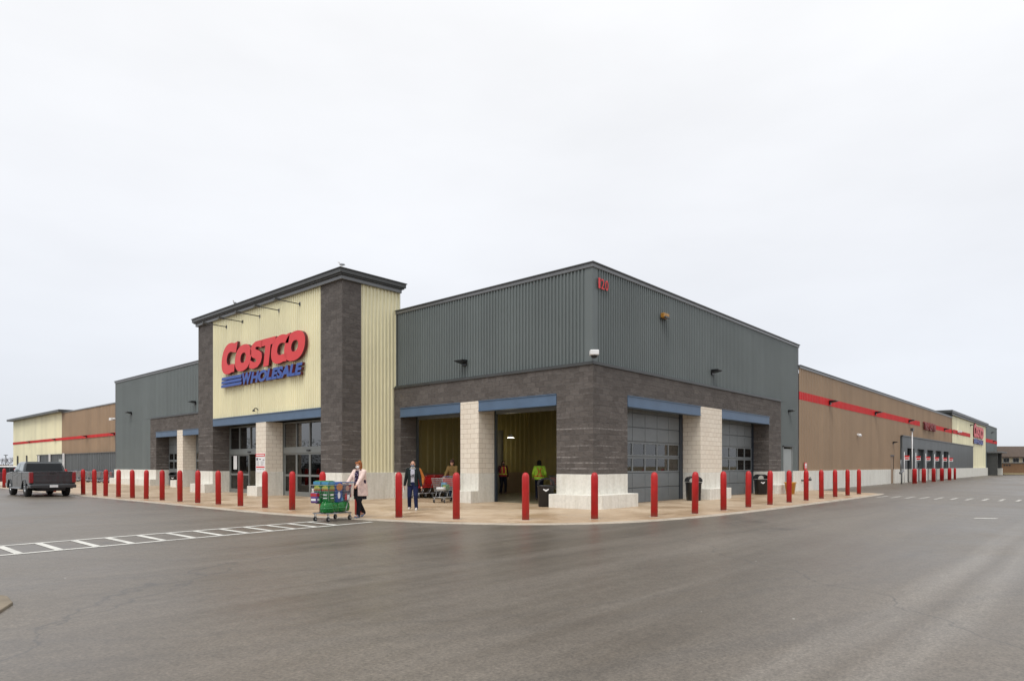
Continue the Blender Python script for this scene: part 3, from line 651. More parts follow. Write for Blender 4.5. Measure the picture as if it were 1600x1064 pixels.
# ------------------------------------------------------------------ lettering
def curve_mesh(cu):
    o = bpy.data.objects.new('tmp', cu); COL.objects.link(o); dg = bpy.context.evaluated_depsgraph_get(); dg.update()
    me = bpy.data.meshes.new_from_object(o.evaluated_get(dg)); bpy.data.objects.remove(o); return me
def outline_mesh(loops, ext):
    cu = bpy.data.curves.new('outline', 'CURVE'); cu.dimensions = '2D'; cu.fill_mode = 'BOTH'; cu.extrude = ext
    for lp in loops:
        s = cu.splines.new('POLY'); s.points.add(len(lp)-1); s.use_cyclic_u = True
        for p, q in zip(s.points, lp): p.co = (q[0], q[1], 0, 1)
    return curve_mesh(cu)
def text_mesh(body, size, ext=.02, off=0, shear=0, sx=1):
    cu = bpy.data.curves.new('text', 'FONT'); cu.body = body; cu.size = size; cu.extrude = ext; cu.offset = off; cu.shear = shear; cu.resolution_u = 4
    cu.space_character = .98
    me = curve_mesh(cu)
    xs = [v.co.x for v in me.vertices]; x0 = min(xs)
    for v in me.vertices: v.co.x = (v.co.x-x0)*sx
    return me
def fit(me, w=None, h=None):
    xs = [v.co.x for v in me.vertices]; ys = [v.co.y for v in me.vertices]; x0, x1, y0, y1 = min(xs), max(xs), min(ys), max(ys)
    for v in me.vertices:
        v.co.x = (v.co.x-x0)*((w/(x1-x0)) if w else 1); v.co.y = (v.co.y-y0)*((h/(y1-y0)) if h else 1)
    return me
def mount(name, me, m, parent, mtx):
    me.materials.clear(); me.materials.append(m)
    if m in (M['logo_red'], M['logo_blue']):
        me.materials.append(M['return'])
        for p in me.polygons: p.material_index = 1 if abs(p.normal.z) < .5 else 0
    o = bpy.data.objects.new(name, me); COL.objects.link(o); o.parent = parent; o.matrix_local = mtx; return o
def ring(cx, cy, rx, ry, sh, n=48, a0=0, a1=360, pw=2.3):
    P = []
    for i in range(n):
        t = R(a0+(a1-a0)*i/(n if a1-a0 == 360 else n-1)); c, s = math.cos(t), math.sin(t); k = (abs(c)**pw+abs(s)**pw)**(-1/pw)
        x, y = rx*c*k, ry*s*k; P.append((cx+x+sh*y, cy+y))
    return P
def big_letters():
    """heavy slanted capitals; coordinates in metres from the left end of the sign and above its bottom (blue) edge"""
    sh = .22; out = []
    def O(cx, cy, rx, ry): return [ring(cx, cy, rx, ry, sh), ring(cx+.02, cy+.0, rx*.33, ry*.38, sh)[::-1]]
    def C(cx, cy, rx, ry, fl):
        # outer arc from upper right round the left to lower right, then the inner arc back
        o = ring(cx, cy, rx, ry, sh, 40, 62, 298); i = ring(cx+.10*rx, cy, rx*.42, ry*.42, sh, 24, 300, 60)
        ex = cx+rx*.86
        return [o+[(ex-.03+sh*-.9*ry, cy-.93*ry), (ex-.03+sh*-.45*ry-.02, cy-.42*ry)]+i+[(ex-.02+sh*.30*ry, cy+.30*ry), (ex+.04+sh*.95*ry, cy+.99*ry)]]
    out.append(C(.98, 1.49, .86, .80, 0)); out.append(O(2.50, 1.37, .86, .665))
    # S
    cx, cy, rx, ry = 3.83, 1.37, .70, .665
    S = [(.78,.93),(.60,.99),(.25,1.0),(-.25,.98),(-.66,.80),(-.86,.48),(-.80,.12),(-.45,-.14),(-.02,-.28),(.18,-.38),(.16,-.50),(-.05,-.53),(-.40,-.46),(-.74,-.30),(-.80,-.86),(-.45,-.97),(-.05,-1.0),(.45,-.93),(.85,-.66),(.98,-.26),(.84,.06),(.45,.26),(.02,.38),(-.14,.46),(-.10,.56),(.12,.58),(.45,.52),(.72,.42)]
    out.append([[(cx+x*rx+sh*y*ry, cy+y*ry) for x, y in S]])
    cx, rx = 5.0, .68
    Tt = [(-1,1),(1,1),(.92,.50),(.38,.50),(.38,-1),(-.38,-1),(-.38,.50),(-1.0,.50)]
    out.append([[(cx+x*rx+sh*y*ry, cy+y*ry) for x, y in Tt]])
    out.append(C(6.22, 1.37, .84, .665, 0)); out.append(O(7.50, 1.37, .90, .67))
    return out
def store_sign(label, mtx, scale, group=None, deep=.07):
    t = bpy.data.objects.new('store_sign', None); COL.objects.link(t); tag(t, label, 'sign'); t.matrix_world = mtx@Matrix.Scale(scale, 4)
    for lp in big_letters(): mount('letter', outline_mesh(lp, deep), M['logo_red'], t, Matrix.Identity(4))
    for k in range(3):
        z = .03+k*.19; x0 = .02+.03*(k); mount('speed_line', outline_mesh([[(x0, z), (2.32, z), (2.37, z+.145), (x0+.05, z+.145)]], deep), M['logo_blue'], t, Matrix.Identity(4))
    mount('word', fit(text_mesh('HOLESALE', .7, deep, .035, .25), 4.92, .56), M['logo_blue'], t, Matrix.Translation((3.28, .0, 0)))
    mount('letter', fit(text_mesh('W', .7, deep, .035, .2), 1.0, .62), M['logo_blue'], t, Matrix.Translation((2.42, -.02, 0)))
    return t
# front: local x runs along -Y, local y is up, faces -X
MF = lambda y, z, x: Matrix.Translation((x, y, z))@Matrix(((0,0,-1,0),(-1,0,0,0),(0,1,0,0),(0,0,0,1)))
MS = lambda x, z, y: Matrix.Translation((x, y, z))@Matrix(((1,0,0,0),(0,0,-1,0),(0,1,0,0),(0,0,0,1)))
store_sign('large red and blue COSTCO WHOLESALE letters on the cream tower above the entrance', MF(21.98, 5.62, TX-.13), 1.0)
store_sign('small far red and blue COSTCO WHOLESALE letters on the distant cream side wall', MS(91.9, 4.6, -.1), 1.24, deep=.04)
t = thing('street_number', 'red number 120 high on the grey metal corner', 'number sign', (.36, .04, 7.70))
x = .0
for ch, wd in zip('120', (.12, .20, .20)):
    mount('digit', fit(text_mesh(ch, .5, .012, .004), wd, .36), M['logo_red'], t, MS(x, 0, 0)); x += wd+.05
t = thing('wall_sign', 'dark red TIRE CENTRE letters in a gap of the red band on the tan wall', 'sign', (57.0, -.1, 5.1))
x = 0
for ch in 'TIRE CENTRE':
    if ch != ' ':
        wd = .2 if ch == 'I' else .5; mount('letter', fit(text_mesh(ch, .9, .06, .03), wd, .78), plain('dark red letter', (.22,.02,.02), .5) if 'dred' not in M else M['dred'], t, MS(x, 0, 0)); x += wd+.12
    else: x += .45

# ------------------------------------------------------------------ wall fixtures
def shade_light(name, label, face, plane, s, z, sc=1, group='dark wall lamps on the cladding'):
    """dark wedge wall lamp: plate, arm, hood"""
    mp = MP(face, 0); p = mp(s, -plane, z) if False else ((plane, s, z) if face == 'f' else (s, plane, z))
    t = thing(name, label, 'wall lamp', p, R(90) if face == 'f' else R(180), group)   # local +Y points away from the wall... front: -X
    b = MB(); b.box(-.11*sc, .11*sc, .0, .07*sc, -.12*sc, .12*sc); b.build('wall_plate', M['black'], t, bevel=.01)
    b = MB(); b.loft([[(-.2*sc,.07*sc,-.02*sc),(.2*sc,.07*sc,-.02*sc),(.2*sc,.07*sc,.12*sc),(-.2*sc,.07*sc,.12*sc)], [(-.24*sc,.42*sc,.06*sc),(.24*sc,.42*sc,.06*sc),(.24*sc,.42*sc,.10*sc),(-.24*sc,.42*sc,.10*sc)]], False); b.build('lamp_hood', M['black'], t, bevel=.008)
    return t
shade_light('wall_lamp', 'dark wall lamp on the grey front wall above the roll-up openings', 'f', .1, 6.42, 5.70)
shade_light('wall_lamp', 'dark wall lamp on the grey side wall above the pale block pier', 's', .1, 9.5, 5.72)
shade_light('wall_lamp', 'dark wall lamp on the left wing close to the tower', 'f', .1, 32.6, 5.75)
shade_light('wall_lamp', 'dark wall lamp on the left wing near its far corner', 'f', .1, 44.7, 5.68)
shade_light('wall_lamp', 'small dark lamp above the pale door on the grey side bay', 's', .12, 19.4, 4.55, .8)
shade_light('wall_lamp', 'small dark lamp above the tan door beside the service bays', 's', .06, 44.6, 3.45, .9)
for i, x_ in enumerate((26.8, 38.5, 50.8, 69.5)):
    shade_light('wall_lamp', ['dark lamp on the red band of the tan wall, nearest the grey corner', 'dark lamp on the red band of the tan wall, second from the grey corner', 'dark lamp on the red band of the tan wall, just before the TIRE CENTRE letters', 'dark lamp on the red band of the tan wall, just beyond the TIRE CENTRE letters'][i], 's', .03, x_, 5.6, 1.1)
for i, y_ in enumerate((53, 61, 72, 83)):
    shade_light('wall_lamp', ['dark lamp on the left wing red band, nearest the grey wing', 'dark lamp on the left wing red band, second from the grey wing', 'dark lamp on the left wing red band, nearer of two on cream cladding', 'dark lamp on the left wing red band, farther of two on cream cladding'][i], 'f', 1.4, y_, 4.36, .8)
shade_light('wall_lamp', 'small dark lamp on the cream far bay above its big letters', 's', -.03, 89.5, 7.0, .9); shade_light('wall_lamp', 'dark lamp high on the far dark end bay', 's', .02, 114, 6.9, 1.0)
shade_light('wall_lamp', 'dark lamp on the red band of the far dark end bay', 's', -.03, 115.5, 5.5, 1.0)
# goose neck lamp over the entrance beam
t = thing('gooseneck_lamp', 'small black gooseneck lamp above the blue entrance beam', 'wall lamp', (TX+.02, 18.3, 4.25)); t.scale = (.7,.7,.7)
b = MB(); pts = [(-.0,0,0), (-.06,0,.1), (-.16,0,.16), (-.27,0,.13), (-.32,0,.03)]
for a, c in zip(pts, pts[1:]): b.tube(a, c, .035, n=8)
b.build('arm', M['black'], t); MB().lathe([(.05,.06),(.08,0),(.1,-.08)], (-.34,0,0), 12).build('lamp_shade', M['black'], t)
# sign lights: five long arms
names = ['farthest left', 'second from the left', 'middle', 'second from the right', 'rightmost']
arm0 = None
for i, y_ in enumerate((21.78, 19.95, 18.10, 16.23, 14.37)):
    lb = 'long thin dark lamp arm under the tower eave, '+names[i]+' of five'
    if arm0 is None:
        arm0 = thing('sign_lamp', lb, 'sign lamp', (TX+.02, y_, 8.92), 0, 'sign lamps under the tower eave')
        MB().tube((0,0,0), (-1.0,0,0), .022, n=8).tube((0,0,0), (.0,0,-.001), .05).build('arm', M['black'], arm0)
        MB().box(-1.27,-1.0,-.07,.07,-.05,.06).build('lamp_head', M['trim'], arm0, bevel=.01); MB().box(-.02,.02,-.06,.06,-.08,.08).build('wall_plate', M['trim'], arm0)
    else: place(arm0, (TX+.02, y_, 8.92), 0, lb)
# corner camera, amber beacon, small cameras
t = thing('security_camera', 'white box camera on a bracket at the grey corner above the block', 'camera', (.0, .0, 5.35), R(45))
MB().box(-.15,.15,-.30,-.05,-.08,.10).build('camera_body', M['white'], t, bevel=.03)
MB().ell((0,-.18,-.10), (.12,.10,.08)).build('camera_dome', M['black'], t); MB().box(-.05,.05,-.05,.16,-.05,.05).build('bracket', M['white'], t)
t.rotation_euler[2] = R(-45)
t = thing('warning_beacon', 'amber brown rectangular lamp high on the grey side wall', 'beacon', (4.98, .06, 7.5))
MB().box(-.22,.22,-.16,-.0,-.09,.09).build('lens', M['amber'], t, bevel=.02); MB().box(-.26,.26,-.02,.06,-.12,-.095).box(-.2,.2,-.22,-.16,-.12,-.05).build('bracket', M['trim'], t)
t = thing('security_camera', 'white camera arm sticking out at the far corner of the left wing', 'camera', (.1, 48.3, 5.45))
MB().tube((0,.1,0), (0,.9,0), .05).build('bracket', M['white'], t); MB().box(-.15,.15,.8,1.3,-.12,.1).build('camera_body', M['white'], t, bevel=.03)
t = thing('security_camera', 'small white dome camera on the tan wall beneath the red band', 'camera', (33.4, .0, 3.7)); MB().ell((0,-.12,0), (.13,.13,.12)).build('camera_dome', M['white'], t); MB().box(-.06,.06,-.05,.06,0,.14).build('bracket', M['white'], t)
t = thing('security_camera', 'white camera on the far cream wall over the red band', 'camera', (78.5, -.1, 5.7)); MB().box(-.5,.5,-.35,0,-.1,.12).build('camera_body', M['white'], t, bevel=.03); MB().box(-.06,.06,-.02,.08,-.05,.05).build('bracket', M['trim'], t)

# ------------------------------------------------------------------ small signs
t = thing('notice_board', 'white entrance notice with red header on the pale entrance pier', 'notice', (TX, 18.0, 1.17))
MB().box(-.028,-.008,-.46,.46,0,.95).build('board', M['white'], t)
b = MB(); b.box(-.034,-.0285,-.455,.455,.79,.93); b.box(-.034,-.0285,-.42,.42,.235,.30); b.build('red_bar', M['logo_red'], t)
b = MB()
b.box(-.036,-.0345,-.40,.40,.835,.885); b.build('header_text', M['white'], t)
b = MB()
for y0, y1, z0, z1 in ((.22,.40,.60,.72),(-.05,.1,.63,.68),(-.40,-.24,.60,.64)): b.box(-.032,-.0285,y0,y1,z0,z1)
for r_ in range(4):
    z_ = .53-.055*r_
    for a, c in ((.1,.40),(-.36,-.04)): b.box(-.031,-.0285,a+random.uniform(0,.08),c,z_,z_+.014)
for k in range(5): b.box(-.031,-.0285,-.38+k*.16,-.29+k*.16,.14,.17)
b.build('small_print', plain('grey print', (.12,.10,.12), .6), t)
t = thing('wall_notice', 'small red and white notice on the tan wall above the hose tap', 'notice', (21.95, .0, 1.27))
MB().box(-.22,.22,-.03,-.005,0,.42).build('board', M['logo_red'], t); MB().box(-.16,.16,-.036,-.031,.2,.37).box(-.16,.16,-.036,-.031,.1,.16).build('print', M['white'], t)
t = thing('wall_tap', 'dark pipe tap and coupling on the pale concrete base by the red notice', 'tap', (21.8, .0, .64))
b = MB(); b.tube((-.55,-.08,0), (.6,-.08,.03), .025).tube((-.55,-.02,0),(-.55,-.16,0),.05).tube((.6,-.02,.03),(.6,-.2,.03),.07).tube((.55,-.08,.02),(.75,-.1,.16),.03); b.build('pipe', M['trim'], t)
# bay signs on poles
bp = [(46.1, 2.19), (50.9, 2.2), (55.6, 2.22), (60.2, 2.22), (65.0, 2.2), (68.9, 2.2)]
s0 = None
names = ['nearest to the tall pole', 'second from the tall pole', 'third from the tall pole', 'fourth from the tall pole', 'fifth from the tall pole', 'farthest from the tall pole']
for i, (x_, z_) in enumerate(bp):
    lb = 'bay sign on a pole before the service bays, '+names[i]
    if s0 is None:
        s0 = thing('bay_sign', lb, 'sign', (x_, -.8, 0), 0, 'bay signs before the service bays')
        MB().tube((.0,0.3,0),(.0,0.3,2.7),.025).build('pole', M['white'], s0); MB().box(-.02,.02,-.08,.28,1.98,2.38).build('board', M['white'], s0)
        MB().box(-.03,-.021,-.08,.28,2.24,2.38).box(-.03,-.021,-.04,.24,2.06,2.18).build('red_print', M['logo_red'], s0)
    else: place(s0, (x_, -.8, 0), 0, lb)
t = thing('mast', 'tall thin white mast with dark top before the service block corner', 'pole', (46.6, -1.0, 0)); MB().tube((0,0,0),(0,0,4.5),.04).build('pole', M['white'], t); MB().box(-.2,.2,-.1,.1,4.5,4.75).build('top_fitting', M['trim'], t)
t = thing('standpipe', 'short grey valve stand by the pale concrete base near the white mast', 'pipe', (43.0, -.9, 0)); MB().tube((0,0,0),(0,0,1.2),.06).tube((-.5,0,.9),(.5,0,1.1),.1).tube((-.3,0,1.0),(-.3,0,2.0),.05).build('pipe', M['trim_light'], t)

# ------------------------------------------------------------------ bollards
t0 = None
BL = []
names_front = {}
right = [(18.79-2.07*k, -3.68) for k in range(10)]
arc = [(-1.75,-3.35), (-3.62,-2.55), (-5.12,-1.32), (-6.2,.28), (-6.88,1.94)]
left = [(-7.02,3.72), (-7.14,5.48), (-7.26,7.12), (-7.34,8.8), (-7.42,10.47), (-7.5,12.1), (-7.59,13.74), (-7.66,15.29), (-7.75,16.93), (-7.83,18.53), (-7.9,20.01), (-7.98,21.61), (-8.06,23.17), (-8.13,24.62), (-8.21,26.15), (-8.3,28.9), (-8.33,31.0), (-8.36,32.7), (-8.4,34.4), (-8.42,36.1), (-8.45,37.8), (-8.48,39.5), (-8.5,42.42)]
ordn = ['first','second','third','fourth','fifth','sixth','seventh','eighth','ninth','tenth','eleventh','twelfth','thirteenth','fourteenth','fifteenth','sixteenth','seventeenth','eighteenth','nineteenth','twentieth','twenty-first','twenty-second','twenty-third','twenty-fourth']
labels = ['red bollard on the side pavement, '+ordn[k]+' of the row counted from its far right end' for k in range(10)]
labels += ['red bollard near the second-last one, before the left garage door and its window rows', 'red bollard right in front of the dark block corner', 'red bollard in front of the open right roll-up doorway', 'red bollard in front of the pale pier between the roll-up doorways', 'large near red bollard beside the walking man']
labels += ['red bollard hidden behind the woman pushing the cart', 'red bollard behind the loaded cart'] + ['red bollard on the front pavement, '+ordn[k]+' to the left of the loaded cart' for k in range(len(left)-2)]
labels[-1] = 'far red bollard at the left edge in front of the parked car'
labels[10] = 'red bollard in front of the left side garage door, next to the corner one'
for (x_, y_), lb in zip(right+arc+left, labels):
    if t0 is None:
        t0 = thing('bollard', lb, 'bollard', (x_, y_, .02), 0, 'red bollards round the pavement')
        MB().lathe([(.1,0),(.1,1.15),(.097,1.19),(.088,1.23),(.07,1.265),(.045,1.288),(.015,1.297)], n=28).build('sleeve', M['bollard'], t0)
        MB().lathe([(.16,.0),(.155,.006),(.102,.007)], n=24).build('base_grout', M['lip'], t0)
    else: o = place(t0, (x_, y_, .02), random.uniform(0,6), lb); o.rotation_euler[0] = random.uniform(-.009,.009); o.rotation_euler[1] = random.uniform(-.009,.009)
# bollards guarding the service bays (pairs)
k = 0
for x_ in (44.5, 48.4, 53.0, 57.3, 61.8, 65.6):
    for dx in ((0, .75) if x_ < 65 else (0,)):
        o = place(t0, (x_, -1.5-.15*dx, .0), 0, ('nearer' if dx == 0 else 'farther')+' red bollard of the '+ordn[int(k)]+' pair before the service bays', 'red bollards before the service bays')
        o.scale = (1.15, 1.15, .97)
    k += 1

# ------------------------------------------------------------------ litter bins
def litter_bin(label, loc, rz=0):
    t = thing('litter_bin', label, 'trash can', loc, rz, 'black litter bins')
    MB().lathe([(.25,0),(.27,.03),(.30,.72),(.32,.74),(.32,.78)], n=28, pw=5).build('bin_body', M['black'], t)
    b = MB(); n = 14; pts = []
    for i in range(n+1):
        a = math.pi*i/n; pts.append((-.31*math.cos(a)*(1 if abs(math.cos(a)) < .95 else 1), .80+.24*math.sin(a)**.7))
    inn = [(p[0]*.80, .80+(p[1]-.80)*.82) for p in pts]
    out_ = pts+inn[::-1]; m_ = len(out_)
    for y0, y1 in ((-.31,.31),):
        b.add([(p[0], y0, p[1]) for p in out_]+[(p[0], y1, p[1]) for p in out_], [(i, (i+1) % m_, m_+(i+1) % m_, m_+i) for i in range(m_)])
        for y_ in (y0, y1):
            o_ = 0 if y_ == y0 else m_
            b.add([(p[0], y_, p[1]) for p in out_], [(i, i+1, m_-2-i, m_-1-i) for i in range(n)])
    b.build('hood', M['black'], t)
    MB().add([(-.1,-.302,.62),(0,-.302,.55),(.1,-.302,.62),(.1,-.302,.66),(0,-.302,.62),(-.1,-.302,.66)], [(0,1,4,5),(1,2,3,4)]).build('label', M['white'], t)
    return t
lb0 = litter_bin('black hooded litter bin against the pale side pier, nearer garage door', (7.3, -.1, .02), R(-50))
place(lb0, (15.2, .05, .02), R(-50), 'black hooded litter bin beside the farther side garage door')
place(lb0, (-.12, 2.0, .02), R(-50), 'black litter bin at the dark block corner by the open doorway')
place(lb0, (.1, 35.95, .02), R(-60), 'black litter bin beside the left wing pier')
place(lb0, (-.95, 27.0, .02), R(-60), 'black litter bin between left wing and entrance tower')
t = thing('bucket', 'yellow plastic tub on the pavement by the grey side door', 'bucket', (14.95, -1.2, .02))
t.location = (16.9, -.85, .02)
MB().lathe([(.19,0),(.26,.56),(.29,.57),(.29,.61),(.25,.615),(.24,.50),(.17,.05)], n=28, pw=3.2).build('tub', M['yellow'], t)

# ------------------------------------------------------------------ shopping carts
def cart_wires():
    """basket of wire, local +Y is forward, handle at the back (y=0)"""
    b = MB()
    zb, zt = .48, .98
    def corners(z):
        k = (z-zb)/(zt-zb); return (-.22-.07*k, .22+.07*k, .06-.02*k, .92+.14*k)
    def loop(z, w=.009):
        x0, x1, y0, y1 = corners(z); P = [(x0,y0,z),(x1,y0,z),(x1,y1,z),(x0,y1,z)]
        for a, c in zip(P, P[1:]+P[:1]): b.bar(a, c, w)
    for i in range(7): loop(zb+(zt-zb)*i/6, .005 if 0 < i < 6 else .011)
    x0, x1, y0, y1 = corners(zb); X0, X1, Y0, Y1 = corners(zt)
    for i in range(1, 18):
        f = i/18
        for (a, A) in ((x0, X0), (x1, X1)): b.bar((a, y0+(y1-y0)*f, zb), (A, Y0+(Y1-Y0)*f, zt), .0045)
    for i in range(1, 9):
        f = i/9; b.bar((x0+(x1-x0)*f, y1, zb), (X0+(X1-X0)*f, Y1, zt), .0045); b.bar((x0+(x1-x0)*f, y0, zb), (x0+(x1-x0)*f, y1, zb), .0045)
        b.bar((x0+(x1-x0)*f, y0, zb), (X0+(X1-X0)*f, Y0, zt), .0045)
    for a in ((x0,y0,zb),(x1,y0,zb),(x0,y1,zb),(x1,y1,zb)):
        q = (X0 if a[0] < 0 else X1, Y0 if a[1] < .5 else Y1, zt); b.bar(a, q, .010)
    return b
def make_cart(label, cat='shopping cart', red=True):
    t = thing('shopping_cart', label, cat)
    cart_wires().build('basket', M['chrome'], t)
    b = MB()
    for s in (-1, 1):
        P = [(s*.25,-.02,.99), (s*.25,.06,.75), (s*.24,.16,.46), (s*.27,.30,.24), (s*.28,.05,.2)]
        for a, c in zip(P, P[1:]): b.tube(a, c, .014, n=8)
        b.tube((s*.28,.05,.2), (s*.24,1.02,.22), .014, n=8); b.tube((s*.24,.60,.47), (s*.25,.75,.22), .012, n=8)
        b.tube((s*.25,-.02,.99), (s*.27,-.10,1.03), .012, n=8)
    b.tube((-.24,1.02,.22), (.24,1.02,.22), .014, n=8); b.tube((-.28,.05,.2), (.28,.05,.2), .014, n=8)
    for i in range(9): b.bar((-.26+i*.065,.06,.215), (-.23+i*.0575,1.0,.235), .006)
    for i in range(4): b.bar((-.26,.2+i*.25,.212), (.26,.2+i*.25,.212), .006)
    b.build('frame', M['chrome'], t)
    MB().tube((-.28,-.10,1.03), (.28,-.10,1.03), .019, n=10).build('handle', plain('blue grey handle', (.10,.13,.22), .4), t)
    MB().box(-.25,.25,-.0,.012,.62,.97).build('seat_flap', M['red'], t, bevel=.005)
    for (x_, y_) in ((-.25,.08),(.25,.08),(-.22,.95),(.22,.95)):
        wh = MB().tube((x_-.016,y_,.065), (x_+.016,y_,.065), .065, n=16).build('wheel', M['rubber'], t)
        MB().tube((x_-.03,y_,.065),(x_-.022,y_,.065),.03,n=12).tube((x_-.026,y_,.065),(x_-.02,y_-.0,.2),.012,n=6).tube((x_+.026,y_,.065),(x_+.02,y_,.2),.012,n=6).build('caster', M['chrome'], wh)
    return t
CW = make_cart('wire cart piled with green and blue packs pushed by the woman'); CW.location = (-8.06, 2.90, .0); CW.rotation_euler = (0, 0, R(198-90))
CY = place(CW, (-.35, 6.95, .024), R(205-90), 'wire cart with red seat flap held by the person in the brown jacket')
for i in range(5):
    place(CW, (1.5+i*.42, 10.25, .027), R(90+6), ['nested cart in the vestibule row against the cream wall, nearest the doorway', 'nested cart in the vestibule row, second from the doorway', 'nested cart in the middle of the vestibule row', 'nested cart in the vestibule row, second from the inner end', 'nested cart in the vestibule row, at the inner end'][i], 'nested carts along the vestibule wall')
CS = place(CW, (3.75, 4.6, .03), R(250-90), 'empty wire cart beside the worker in the lime vest')
for o in list(COL.objects):
    if o.get('group') == 'nested carts along the vestibule wall':
        for ch in o.children:
            if ch.name.split('.')[0] in ('basket', 'handle'): ch.material_slots[0].link = 'OBJECT'; ch.material_slots[0].material = M['red']
for i in range(4): place(CW, (-.2+i*.45, 19.3, .03), R(-90), ['nested cart just inside the open entrance door, nearest the glass', 'nested cart inside the open entrance door, second from the glass', 'nested cart inside the open entrance door, third from the glass', 'nested cart inside the open entrance door, deepest inside'][i], 'nested carts in the lobby')
# carts parked in a row on the left pavement
for i in range(9):
    place(CW, (.75, 50.2+i*1.5, .0), R(90), 'cart in the far row along the left wing base, '+ordn[i]+' from the near corner', 'carts parked along the left wing')

# goods on the woman's cart: positions in the cart's own frame turned into world
def on_cart(cart, p): return cart.matrix_basis@Vector(p)
def pack(name, label, cat, cart, p, size, m_body, bits, rz=0, group=None, rnd=.03):
    w_ = on_cart(cart, p); t = thing(name, label, cat, w_, cart.rotation_euler[2]+rz, group)
    sx, sy, sz = size
    b = MB(); b.lathe([(.86,0),(1,.03),(1.02,sz*.5),(1,sz-.04),(.9,sz-.005),(.6,sz)], n=28, sx=sx/2, sy=sy/2, pw=5); b.build('wrapping', m_body, t)
    for nm, mm, (a, c, z0, z1, shp) in bits:
        bb = MB()
        for face in (0, 1, 2):   # decoration on the two long faces and the front
            n_ = 14; cx = (a+c)/2; cz = (z0+z1)/2; rx = (c-a)/2; rz_ = (z1-z0)/2
            if shp == 'o': P_ = [(cx+rx*math.cos(q*2*math.pi/n_), cz+rz_*math.sin(q*2*math.pi/n_)) for q in range(n_)]
            else: P_ = [(a,z0),(c,z0),(c,z1),(a,z1)]
            k_ = len(P_)
            if face == 0: V = [(u, -sy/2*1.035, v) for u, v in P_]
            elif face == 1: V = [(u, sy/2*1.035, v) for u, v in P_]
            else: V = [(-sx/2*1.035, u*sy/sx, v) for u, v in P_]
            bb.add(V, [tuple(range(k_))])
        bb.build(nm, mm, t)
    return t
Pk = {k: plain(k, c_, .22, 0, .12, 8, spec=.6) for k, c_ in {'green film': (.008,.15,.035), 'blue film': (.012,.07,.28), 'light blue film': (.07,.25,.42), 'yellow print': (.42,.42,.05), 'orange print': (.62,.24,.07), 'white print': (.8,.8,.8), 'dark film': (.07,.06,.09), 'red print': (.45,.03,.04), 'purple film': (.12,.06,.22), 'skin print': (.55,.30,.22)}.items()}
def towel(label, x_, y_, mbody='green film'):
    return pack('paper_pack', label, 'paper pack', CW, (x_, y_, .50), (.25,.25,.60), Pk[mbody],
        [('top_band', Pk['light blue film'], (-.12,.12,.50,.575,'r')), ('yellow_oval', Pk['yellow print'], (-.10,.10,.34,.46,'o')), ('red_bar', Pk['red print'], (-.11,.11,.33,.37,'r')), ('white_bar', Pk['white print'], (-.06,.07,.20,.24,'r')), ('white_line', Pk['white print'], (-.07,.06,.12,.14,'r'))], group=None)
towel('green and light blue wrapped pack at the front far corner of the loaded cart', .13, .86)
towel('green and light blue wrapped pack at the front near side of the loaded cart', -.13, .84)
pack('paper_pack', 'blue wrapped pack with orange picture in the middle of the cart', 'paper pack', CW, (-.12, .52, .50), (.27,.34,.56), Pk['blue film'], [('picture', Pk['orange print'], (-.10,.11,.32,.52,'o')), ('white_mark', Pk['white print'], (-.02,.07,.10,.30,'o')), ('edge_line', Pk['light blue film'], (-.12,-.05,.04,.12,'r'))])
pack('paper_pack', 'second blue wrapped pack lying beside the blue one with the orange picture', 'paper pack', CW, (.14, .5, .50), (.25,.36,.58), Pk['blue film'], [('white_mark', Pk['white print'], (-.06,.06,.2,.3,'r'))])
pack('bag', 'dark bag with pink and white print near the cart handle', 'bag', CW, (-.06, .18, .50), (.36,.26,.50), Pk['dark film'], [('picture', Pk['skin print'], (-.12,.10,.30,.45,'o')), ('white_bar', Pk['white print'], (-.14,.0,.05,.2,'r')), ('red_bar', Pk['red print'], (.02,.14,.06,.24,'r'))])
pack('box', 'small purple and red box low at the very front of the loaded cart', 'box', CW, (.16, 1.03, .50), (.22,.12,.28), Pk['purple film'], [('red_top', Pk['red print'], (-.10,.10,.18,.26,'r')), ('white_bar', Pk['white print'], (-.08,.08,.06,.12,'r'))])
def bottle_pack(label, p, rz):
    w_ = on_cart(CW, p); t = thing('bottle_pack', label, 'bottle pack', w_, CW.rotation_euler[2]+rz, 'green bottle packs on the cart tray')
    g = plain('green shrink wrap', (.008,.13,.02), .12, 0, .4, 9, spec=.8)
    b = MB()
    for j in (-1, 0, 1):
        b.lathe([(.035,0),(.05,.02),(.052,.17),(.045,.21),(.018,.26),(.018,.285)], (j*.105, 0, 0), 12) 
        b.lathe([(.035,0),(.05,.02),(.052,.17),(.045,.21),(.018,.26),(.018,.285)], (j*.105, .105, 0), 12)
    b.build('bottle_set', g, t)
    MB().lathe([(.85,.0),(.98,.03),(1.0,.13),(.97,.2),(.8,.26),(.5,.275)], (0,.052,0), 28, .19, .135, 3.5).build('wrapping', M['wrap'], t)
    MB().lathe([(1.0,.09),(1.0,.13)], (0,.052,0), 28, .194, .139, 3.5).build('band', Pk['green film'], t); return t
mw, tw, bw_ = newmat('clear green film'); bw_.inputs['Base Color'].default_value = (.012,.19,.035,1); bw_.inputs['Roughness'].default_value = .12; bw_.inputs['Alpha'].default_value = .8; M['wrap'] = mw
for i, (x_, y_) in enumerate(((-.10,.90), (-.08,.66), (-.10,.42), (-.06,.20))):
    bottle_pack(['green bottle pack on the cart tray, frontmost', 'green bottle pack on the cart tray, second from the front', 'green bottle pack on the cart tray, third from the front', 'green bottle pack on the cart tray, under the handle'][i], (x_, y_, .245), R(90 if i % 2 else 80))
